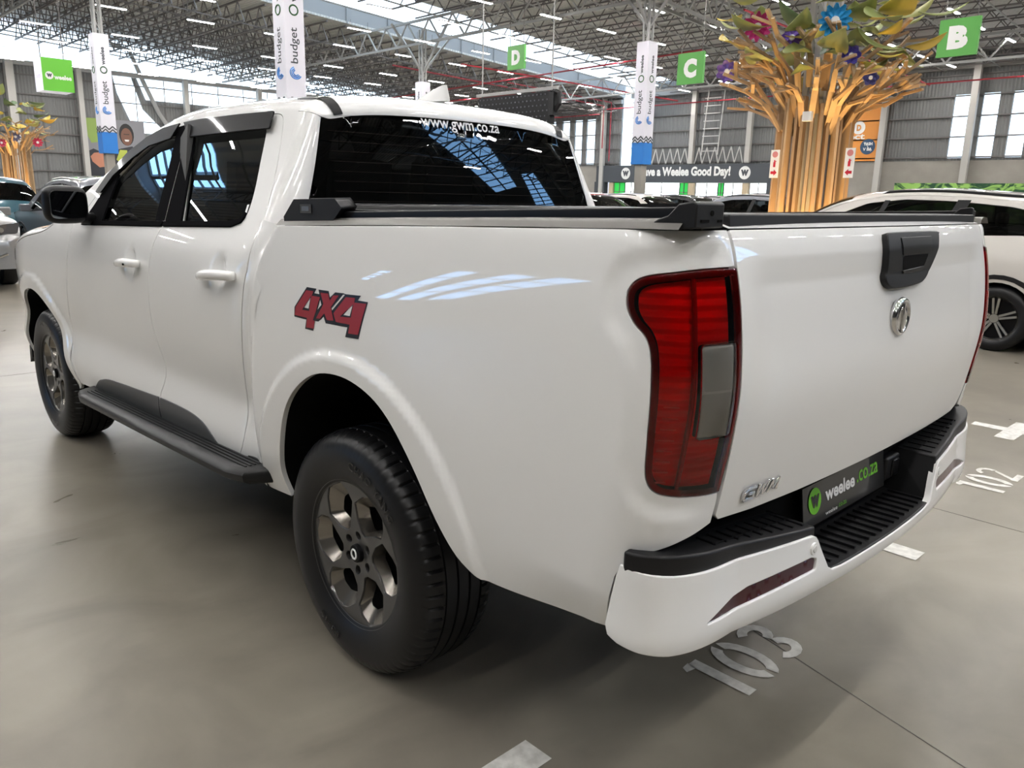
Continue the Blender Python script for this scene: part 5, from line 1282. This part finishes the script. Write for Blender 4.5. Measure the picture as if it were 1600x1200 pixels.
# fire point signs on the tree
def fire_sign(x, y, label, flip_):
    r = empty('fire_point_sign', (x, y, 1.82), 0, label, 'safety sign', 'fire point signs')
    m = MB(); m.box((0, 0, .2), (.135, .012, .40)); p_ = m.build('sign_board', SIGNW, r); RD = mat('sign_red', (.50, .01, .03), .5); PK = mat('sign_pink', (.6, .22, .22), .5)
    m = MB(); m.add([(.045*math.cos(a), .0075, .335+.045*math.sin(a)) for a in np.linspace(0, 6.28, 17)[:-1]], [tuple(range(16))]); m.build('sign_disc', PK, p_)
    m = MB(); m.box((0, .007, .19), (.035, .003, .07)); m.box((0, .007, .24), (.018, .003, .03)); m.box((-.018, .007, .235), (.02, .003, .012)); m.build('extinguisher_symbol', RD, p_)
    f = -1 if flip_ else 1
    m = MB(); m.add([(f*a, .008, b) for a, b in ((.05, .075), (0, .12), (0, .095), (-.05, .095), (-.05, .055), (0, .055), (0, .03))], [tuple(range(7))]); m.build('arrow_symbol', RD, p_)
fire_sign(4.13, -9.08, 'white fire extinguisher sign on the left of the tree trunk', True)
fire_sign(3.02, -9.10, 'white fire extinguisher sign on the right of the tree trunk', False)
# ---------------------------------------------------------------- tree sculptures made of boards
WOODS = [add_noise(mat('board_%d' % i, c, .6), 6, tuple(v*.8 for v in c), c, 5, stretch=(1, 1, .15)) for i, c in enumerate([(.44, .29, .16), (.36, .24, .13), (.50, .35, .20)])]
LEAFM = [mat('leaf_%d' % i, c, .45) for i, c in enumerate([(.34, .40, .13), (.80, .62, .10), (.52, .55, .20), (.88, .56, .07), (.16, .26, .12)])]
for lm in LEAFM: lm.node_tree.nodes['Principled BSDF'].inputs['Transmission Weight'].default_value = .35
def sculpture(x, y, label, sc=1., seed=3, nb=64, nl=60, flowers=()):
    rg = random.Random(seed); r = empty('tree_sculpture', (x, y, 0), 0, label, 'tree sculpture')
    for k in range(26):
        a = 2*math.pi*k/26; rr = (.50 if k % 2 else .44)*sc; h = rg.uniform(2.75, 3.15)*sc
        m = MB(); c, s = math.cos(a), math.sin(a); wd = rg.uniform(.10, .15)*sc
        m.beam((rr*c, rr*s, 0), (rr*.97*c, rr*.97*s, h), .045, wd, (c, s, 0)); m.build('trunk_board', WOODS[k % 3], r)
    for k in range(nb):
        a = 2*math.pi*k/nb*3+rg.uniform(-.2, .2); z0 = rg.uniform(2.45, 3.15)*sc; r0 = rg.uniform(.40, .52)*sc; m = MB()
        p = [Vector((r0*math.cos(a), r0*math.sin(a), z0))]; el = rg.uniform(.75, 1.25); L = rg.uniform(.32, .52)*sc
        for q in range(3):
            aa = a+rg.uniform(-.35, .35); p.append(p[-1]+Vector((math.cos(aa)*math.cos(el), math.sin(aa)*math.cos(el), math.sin(el)))*L); el = rg.uniform(.05, .95); L *= rg.uniform(.7, .95)
        for q in range(3): m.beam(p[q], p[q+1]+(p[q+1]-p[q])*.06, (.085-.015*q)*sc, .038)
        for q in range(2):
            b0 = p[2]+(p[3]-p[2])*rg.uniform(-.4, .8); d = Vector((math.cos(a+rg.uniform(-1.3, 1.3)), math.sin(a+rg.uniform(-1.3, 1.3)), rg.uniform(-.2, .8))).normalized(); m.beam(b0, b0+d*rg.uniform(.2, .38)*sc, .05*sc, .032)
        m.build('branch', WOODS[k % 3], r)
    for k in range(nl):
        a = rg.uniform(0, 2*math.pi); rr = rg.uniform(.5, 1.25)*sc; z = rg.uniform(3.35, 4.9)*sc; m = MB()
        ax = Vector((math.cos(a+rg.uniform(-1, 1)), math.sin(a+rg.uniform(-1, 1)), rg.uniform(-.5, .4))).normalized(); sd = ax.cross(Vector((rg.uniform(-.4, .4), rg.uniform(-.4, .4), 1))).normalized(); nn = ax.cross(sd)
        L = rg.uniform(.42, .72)*sc; w = L*.30; c = Vector((rr*math.cos(a), rr*math.sin(a), z)); V = []; 
        for i in range(9):
            t = i/8; ww = w*math.sin(math.pi*t**.8)**.9 if 0 < t < 1 else 0; b = c+ax*L*t+nn*(.12*L*math.sin(math.pi*t))
            V += [b-sd*ww+nn*.12*ww, b, b+sd*ww+nn*.12*ww]
        F = []
        for i in range(8): F += [(3*i, 3*i+1, 3*i+4, 3*i+3), (3*i+1, 3*i+2, 3*i+5, 3*i+4)]
        m.add(V, F); o = m.build('leaf', LEAFM[rg.choice((0, 0, 1, 2, 2, 3, 4))], r, True)
        so = o.modifiers.new('s', 'SOLIDIFY'); so.thickness = .006
    for (fx, fy, fz, rad, col, npet) in flowers:
        f_ = empty('flower', (fx-x, fy-y, fz)); f_.parent = r; d = (Vector(CAMPOS)-Vector((fx, fy, fz))).normalized(); f_.rotation_euler = d.to_track_quat('Z', 'Y').to_euler()
        m = MB()
        for q in range(npet):
            a = 2*math.pi*q/npet; e1 = Vector((math.cos(a), math.sin(a), 0)); e2 = Vector((-math.sin(a), math.cos(a), 0)); w = rad*2.3/npet
            m.add([e1*rad*.2-e2*w*.3, e1*rad*.7-e2*w, e1*rad-e2*w*.4+Vector((0, 0, .03)), e1*rad+e2*w*.4+Vector((0, 0, .03)), e1*rad*.7+e2*w, e1*rad*.2+e2*w*.3, e1*rad*.6+Vector((0, 0, -.03))], [(0, 1, 6), (1, 2, 6), (2, 3, 6), (3, 4, 6), (4, 5, 6), (5, 0, 6)])
        o = m.build('petals', mat('petal_%s' % (str(col)), col, .45), f_); so = o.modifiers.new('s', 'SOLIDIFY'); so.thickness = .01
        m = MB(); m.cyl((0, 0, 0), (0, 0, .035), rad*.27, 20, rad*.2); m.build('flower_centre', SIGNW, f_)
    return r
sculpture(3.9, -9.75, 'tall tree sculpture of wooden boards with plastic leaves and daisies, right of centre', 1., 5, 62, 96,
          [(4.50, -8.9, 3.93, .20, (.45, .02, .16), 12), (3.30, -8.8, 3.84, .21, (.01, .25, .55), 12), (5.20, -9.3, 3.43, .16, (.16, .10, .42), 7), (3.95, -8.9, 3.72, .15, (.12, .06, .35), 6), (3.12, -9.0, 3.42, .12, (.06, .05, .30), 6), (2.95, -9.3, 3.15, .10, (.08, .08, .25), 6)])
m = MB(); m.box((3.65, -9.0, 2.66), (.13, .06, .13)); tag(m.build('junction_box', SIGNW), 'small white box fixed to the front of the tree trunk', 'box')
sculpture(43.3, -8.1, 'small distant tree sculpture with lit board trunk at the left edge', 1.15, 9, 40, 50,
          [(42.2, -8.8, 3.5, .22, (.45, .02, .06), 9), (42.2, -7.9, 3.7, .22, (.15, .15, .25), 9), (42.2, -7.3, 3.4, .2, (.5, .05, .10), 9)])
for (x, y), e in (((3.9, -9.75), 170), ((43.3, -8.1), 320)):
    for a in (R(165), R(118), R(75)):
        ld = bpy.data.lights.new('tree_uplight', 'SPOT'); ld.energy = e; ld.color = (1., .62, .22); ld.spot_size = R(75); ld.spot_blend = .8; ld.shadow_soft_size = .06
        o = bpy.data.objects.new('tree_uplight', ld); COL.objects.link(o); o.location = (x+.95*math.cos(a), y+.95*math.sin(a), .15)
        o.rotation_euler = (Vector((x, y, 2.3))-o.location).to_track_quat('-Z', 'Y').to_euler()
# ---------------------------------------------------------------- other cars
def make_car(name, x, y, head, paint, label, cat='car', group=None, zt=None, zc=None, belt=1.0, glass=None, L=(-.86, 3.55), wb=2.67, detail=1, rimstyle=0, rails=True, rear_glass=(-.77, -.50), ws=(1.60, 2.32), hgt=1., half=.90, h=.07):
    r = empty(name, (x, y, 0), 0 if head > 0 else math.pi, label, cat, group)
    ZT_ = nspline(*(zt or ([-.86,-.80,-.62,-.40,0,.6,1.1,1.5,1.9,2.3,2.6,3.1,3.4,3.55], [1.00,1.12,1.38,1.58,1.645,1.665,1.65,1.60,1.44,1.22,1.10,1.03,.93,.80])))
    ZC_ = nspline(*(zc or ([-.86,-.80,-.62,-.40,0,.6,1.1,1.5,1.9,2.3,2.6,3.1,3.4,3.55], [.93,1.02,1.28,1.47,1.53,1.56,1.55,1.49,1.31,1.08,1.00,.95,.85,.74])))
    PR = nspline([.20,.35,.50,.70,.85,.95,1.05,1.20,1.40,1.60], [.84,.885,.90,.905,.915,.905,.875,.82,.735,.65])
    def ys(t, z):
        y_ = PR(z/hgt)*half/.90; t = np.asarray(t, float)
        return y_-.16*np.clip(t-(L[1]-.75), 0, 9)**2-.16*np.clip((L[0]+.55)-t, 0, 9)**2+.012*np.exp(-((np.hypot(t, z-.35)-.40)/.12)**2)+.012*np.exp(-((np.hypot(t-wb, z-.35)-.40)/.12)**2)
    def Pc(t, w):
        t = np.asarray(t, float); w = np.asarray(w, float); z = np.minimum(w, ZC_(t)); return np.stack([t+0*z, ys(t, z), z], -1)
    def Pt(t, s_):
        t = np.asarray(t, float); s_ = np.clip(np.asarray(s_, float), 0, 1); a = s_*math.pi/2; y0 = ys(t, ZC_(t)); H = ZT_(t)-ZC_(t)
        return np.stack([t+0*a, y0*np.cos(a)**.8, ZC_(t)+H*np.sin(a)**.9], -1)
    arch = lambda c: [(c+.375*math.cos(R(a)), .34+.375*math.sin(R(a))) for a in np.linspace(-15, 195, 20)]
    bot = .24; ts = np.linspace(L[1], L[0], 40)
    side = [(L[0], .30), (-.45, bot)]+[(a, max(b, bot)) for a, b in arch(0)[::-1] if b > bot-.01]+[(.45, bot), (wb-.45, bot)]+[(a, b) for a, b in arch(wb)[::-1] if b > bot-.01]+[(wb+.45, bot), (L[1], .30)]+[(float(t), float(ZC_(t))) for t in ts]
    gl_ = glass or [(-.52, belt+.10), (-.42, ZC_(-.35)-.10), (.0, ZC_(0)-.035), (.6, ZC_(.6)-.04), (1.1, ZC_(1.1)-.04), (1.5, ZC_(1.5)-.05), (2.08, belt+.02), (2.05, belt)]
    gl_ = rnd([(float(a), float(b)) for a, b in gl_], .04, 3)
    Vs, Fs, Ns = [], [], []; n = 0
    def acc(V, F, N):
        nonlocal n
        Vs.append(V); Ns.append(N); Fs.extend([tuple(i+n for i in f) for f in F]); n += len(V)
    topo = [(L[0], 0), (L[0], 1), (L[1], 1), (L[1], 0)]
    wsp = [(ws[0], 1.0), (ws[0], .16), (ws[1]-.1, .13), (ws[1], 1.0)]; rgp = [(rear_glass[0], 1.0), (rear_glass[0], .18), (rear_glass[1], .14), (rear_glass[1]+.03, 1.0)]
    mid = [(L[0], 1.0), (rear_glass[0], 1.0), (rear_glass[0], .18), (rear_glass[1], .14), (rear_glass[1]+.03, 1.0), (ws[0], 1.0), (ws[0], .16), (ws[1]-.1, .13), (ws[1], 1.0), (L[1], 1.0), (L[1], 0), (L[0], 0)]
    for mi in (False, True):
        acc(*patch_geo(Pc, side, [gl_], h=h, flip=True, mirror=mi, inset=0, bev=.002, depth=.03))
        acc(*patch_geo(Pt, mid, h=h, flip=True, mirror=mi, inset=0, bev=0, depth=0))
    for t, d in ((L[0], -1), (L[1], 1)):   # end faces
        prof = [(float(ys(t, z)), z) for z in np.linspace(.30, float(ZC_(t)), 10)]+[tuple(Pt(t, s_)[1:]) for s_ in np.linspace(.1, 1, 8)]
        poly = prof+[(-a, b) for a, b in prof[::-1]]; m_ = len(poly); c = np.array([t, 0, .7])
        V = np.array([(t, a, b) for a, b in poly]+[(t+d*.07, a*.82, .34+(b-.34)*.86) for a, b in poly]); F = [(i, (i+1) % m_, m_+(i+1) % m_, m_+i) for i in range(m_)]+[tuple(range(m_, 2*m_))]
        if d > 0: F = [f[::-1] for f in F]
        acc(V, F, np.zeros_like(V))
    V = np.concatenate(Vs); me = mesh_from(V, Fs, True); body = link('body', me, paint, r); me.set_sharp_from_angle(angle=R(38))
    for mi in (False, True):
        g_ = patch_geo(Pc, gl_, h=.10, off=-.008, flip=True, mirror=mi, inset=-.003, bev=0, depth=0); so = link('side_window', mesh_from(g_[0], g_[1], True, g_[2]), GLASSD, r)
        if detail:
            for a, b in ((.55, .68), (1.38, 1.44)) if detail > 1 else ((.60, .70),):
                a, b = a, b; q = patch_geo(Pc, [(a, belt-.01), (b, belt-.01), (b-.12, ZC_(a)-.03), (a-.12, ZC_(a)-.03)], h=.08, off=.002, flip=True, mirror=mi, inset=0, bev=0, depth=0); link('window_pillar', mesh_from(q[0], q[1], True, q[2]), SATIN, so)
        q = patch_geo(Pc, [(L[0]+.05, .32), (-.44, .26), (-.40,.30)]+[(a, b) for a, b in [(.41*math.cos(R(k)), .34+.41*math.sin(R(k))) for k in np.linspace(180, 0, 14)]]+[(.44, .25), (wb-.44, .25)]+[(wb+.41*math.cos(R(k)), .34+.41*math.sin(R(k))) for k in np.linspace(180, 0, 14)]+[(wb+.46, .26), (L[1]-.05, .32), (L[1]-.05, .40), (wb+.52, .42)]+[(wb+.455*math.cos(R(k)), .34+.455*math.sin(R(k))) for k in np.linspace(15, 165, 14)]+[(wb-.50, .36), (.50, .36)]+[(.455*math.cos(R(k)), .34+.455*math.sin(R(k))) for k in np.linspace(15, 165, 14)]+[(-.50, .42), (L[0]+.05, .42)], h=.09, off=.006, flip=True, mirror=mi, inset=0, bev=.002, depth=.01)
        link('wheel_arch_cladding', mesh_from(q[0], q[1], True, q[2]), BLACKP, r)
        s = -1 if mi else 1
        if rails:
            m = MB(); tt = np.linspace(-.45, 1.45, 14); m.tube([(t, s*(float(ys(t, ZC_(t)))*.92), float(ZC_(t))+.055+.0*t-(.05 if t < -.4 or t > 1.4 else 0)) for t in tt], .018, 6); m.build('roof_rail', BLACKP if rails == 1 else SILVER, r, True)
        m = MB(); m.box((1.93, s*.99, belt+.07), (.12, .18, .13)); m.beam((1.95, s*.86, belt+.02), (1.93, s*.95, belt+.04), .04, .04); m.build('wing_mirror', [paint], r, bevel=.04, seg=3)
        q = patch_geo(Pc, [(L[0]+.01, .78), (L[0]+.24, .86), (L[0]+.22, .96), (L[0]+.03, .93)], h=.05, off=.004, flip=True, mirror=mi, inset=0, bev=.002, depth=.01); link('tail_lamp', mesh_from(q[0], q[1], True, q[2]), REFLECTR, r)
        m = MB(); m.box((L[0]-.045, s*.56, .88), (.05, .30, .09)); m.build('tail_lamp', REFLECTR, r, bevel=.01)
        m = MB(); m.prism(rnd([(.30, .74), (.80, .78), (.84, .93), (.60, .90), (.32, .83)], .03, 3), lambda a, b: (L[1]+.02-.18*max(0, a-.5), s*a, b+.02), lambda a, b: (L[1]+.085-.42*max(0, a-.45), s*a*.98, b+.02))
        hl = m.build('headlamp', mat('headlamp_glass', (.06, .06, .065), .08, coat=1.), r, auto=40); m = MB()
        for hx in (.42, .58): m.cyl((L[1]+.05, s*hx, .85), (L[1]+.086-.03*(hx > .5), s*hx, .85), .035, 14)
        m.build('lamp_bulb', CHROME, hl)
    def pane(nm, P2):
        a = patch_geo(Pt, P2, h=.10, off=.004, flip=True, inset=0, bev=0, depth=0); b = patch_geo(Pt, P2, h=.10, off=.004, flip=True, mirror=True, inset=0, bev=0, depth=0); k = len(a[0])
        link(nm, mesh_from(np.concatenate([a[0], b[0]]), a[1]+[tuple(i+k for i in f) for f in b[1]], True, np.concatenate([a[2], b[2]])), GLASSD, r)
    pane('windshield', wsp); pane('rear_window', rgp)
    m = MB(); m.box((L[1]+.06, 0, .60), (.05, 1.0, .26)); m.box((L[1]+.04, 0, .36), (.05, 1.3, .10)); gr = m.build('grille', BLACKP, r, bevel=.02)
    m = MB(); m.box((L[1]+.095, 0, .68), (.02, .9, .03)); m.tube([(L[1]+.09, -.62, .52), (L[1]+.10, -.3, .40), (L[1]+.10, .3, .40), (L[1]+.09, .62, .52)], .02, 6); m.build('grille_trim', CHROME, gr)
    m = MB(); m.box((1.3, 0, .42), (3.9, 1.30, .3)); m.box((.8, 0, .72), (3.2, 1.62, .26)); m.box((2.9, 0, .66), (.9, 1.5, .24)); m.build('underbody', DARK, r)
    m = MB()
    for sx, sy in ((1.45, .38), (1.45, -.38), (.45, .4), (.45, -.4)): m.box((sx, sy, .95), (.16, .46, .6)); m.box((sx-.05, sy, 1.33), (.10, .24, .16))
    m.build('seats', SEATM, r, bevel=.04)
    # wheels
    w0 = None
    for wx, wy in ((0, .80), (wb, .80), (0, -.80), (wb, -.80)):
        if w0 is None:
            w0 = empty('wheel', (wx, wy, .34)); w0.parent = r; m = MB(); prof = [(.07, .22), (.095, .24), (.10, .28), (.085, .32), (.06, .338), (-.12, .338), (-.14, .31), (-.14, .22)]
            m.grid(lambda t, j: (prof[j][1]*math.cos(t), prof[j][0], prof[j][1]*math.sin(t)), np.linspace(0, 2*math.pi, 49)[:-1], list(range(8)), close_u=True); m.build('tyre', RUBBER, w0, auto=50)
            m = MB(); m.grid(lambda t, j: ([.225, .228, .21, .205][j]*math.cos(t), [.07, .082, .06, -.1][j], [.225, .228, .21, .205][j]*math.sin(t)), np.linspace(0, 2*math.pi, 49)[:-1], list(range(4)), close_u=True)
            m.cyl((0, .03, 0), (0, .062, 0), .045, 20)
            for k in range(5):
                a = R(72*k+18)
                for da in (-.13, .13): m.beam((.05*math.cos(a+da*2), .050, .05*math.sin(a+da*2)), (.215*math.cos(a+da), .066, .215*math.sin(a+da)), .022, .03, (0, 1, 0))
            m.build('rim', SILVER, w0, auto=40)
            m = MB(); m.cyl((0, -.06, 0), (0, .035, 0), .21, 32)
            for k in range(5):
                a = R(72*k+18); m.beam((.04*math.cos(a), .045, .04*math.sin(a)), (.21*math.cos(a), .058, .21*math.sin(a)), .06, .02, (0, 1, 0))
            m.build('rim_backing', GLOSSB, w0)
        else:
            c = copy_tree(w0, r); c.location = (wx, wy, .34); c.rotation_euler = (0, 0, 0 if wy > 0 else math.pi)
    return r
PAL = mat('pearl_paint', (.62, .59, .55), .32, coat=1.); SILV = mat('silver_paint', (.30, .30, .30), .3, metal=.5, coat=1.); GREYP = mat('grey_paint', (.20, .21, .24), .3, metal=.4, coat=1.)
TEAL = mat('teal_paint', (.003, .055, .08), .3, metal=.3, coat=1.); BLK = mat('black_paint', (.01, .01, .012), .2, coat=1.); REDC = mat('red_paint', (.35, .015, .012), .3, coat=1.); DGR = mat('charcoal_paint', (.06, .06, .065), .3, metal=.4, coat=1.)
ecz = ([-.95,-.92,-.84,-.62,-.35,0,.5,1.0,1.5,1.9,2.3,2.6,3.1,3.4,3.5], [1.00,1.10,1.28,1.46,1.575,1.62,1.655,1.665,1.63,1.54,1.34,1.19,1.10,.98,.82])
ecc = ([-.95,-.92,-.84,-.62,-.35,0,.5,1.0,1.5,1.9,2.3,2.6,3.1,3.4,3.5], [.94,1.02,1.18,1.36,1.48,1.525,1.56,1.57,1.53,1.42,1.20,1.08,1.02,.90,.76])
make_car('crossover_car', .45, -8.0, 1, PAL, 'pale pearl crossover with black roof rails, parked beyond the tailgate', zt=ecz, zc=ecc, belt=1.13,
         glass=[(-.62, 1.20), (-.30, 1.40), (.05, 1.475), (.6, 1.52), (1.1, 1.53), (1.5, 1.48), (2.25, 1.16), (2.2, 1.10), (.4, 1.17), (-.1, 1.19)], L=(-.95, 3.5), detail=2, rear_glass=(-.88, -.60), ws=(1.70, 2.45), h=.05)
G_ = 'cars parked across the aisle'
make_car('parked_car', 14.8, 0.05, -1, SILV, 'silver car facing the camera at the left edge, headlamp showing', group=G_)
make_car('parked_car', 13.35, -2.78, 1, GREYP, 'grey car parked behind the truck mirror', group=G_, rails=2)
make_car('parked_car', 18.25, -1.8, 1, TEAL, 'teal car with red tail lamp at the left, behind the silver one', group=G_)
make_car('parked_car', 17.6, 1.0, 1, BLK, 'black car at the extreme left edge behind the silver one', group=G_)
for x_, y_, hd_, pt_, lb_ in ((14.8, -13.4, -1, DGR, 'dark grey car nearest the cab, seen over the bed rail'), (18.3, -15.9, 1, REDC, 'red car seen over the bed, nearest the cab'), (14.8, -16.0, -1, REDC, 'second red car over the bed, in the nearer row'),
                              (14.8, -18.6, -1, PAL, 'pale car over the bed rail between the red and the dark cars'), (14.7, -21.2, -1, BLK, 'black car in the nearer row seen over the rail end cap'), (20.5, -21.3, 1, DGR, 'charcoal car in the far row, behind the black one'),
                              (7.4, -16.0, 1, GREYP, 'grey car just left of the wooden tree trunk'), (14.9, -23.8, -1, SILV, 'silver car in the nearer row, left of the tree trunk'), (20.2, -26.2, 1, BLK, 'black car far back near the banner column')):
    make_car('parked_car', x_, y_, hd_, pt_, lb_, group=G_, h=.10)
# ---------------------------------------------------------------- keep the tree of parts at most two levels deep
bpy.context.view_layer.update()
def depth(o):
    d = 0
    while o.parent: o = o.parent; d += 1
    return d
for o in list(COL.objects):
    if depth(o) > 2:
        a = o
        while depth(a) > 1: a = a.parent
        mw = o.matrix_world.copy(); o.parent = a; o.matrix_parent_inverse = a.matrix_world.inverted(); o.matrix_world = mw
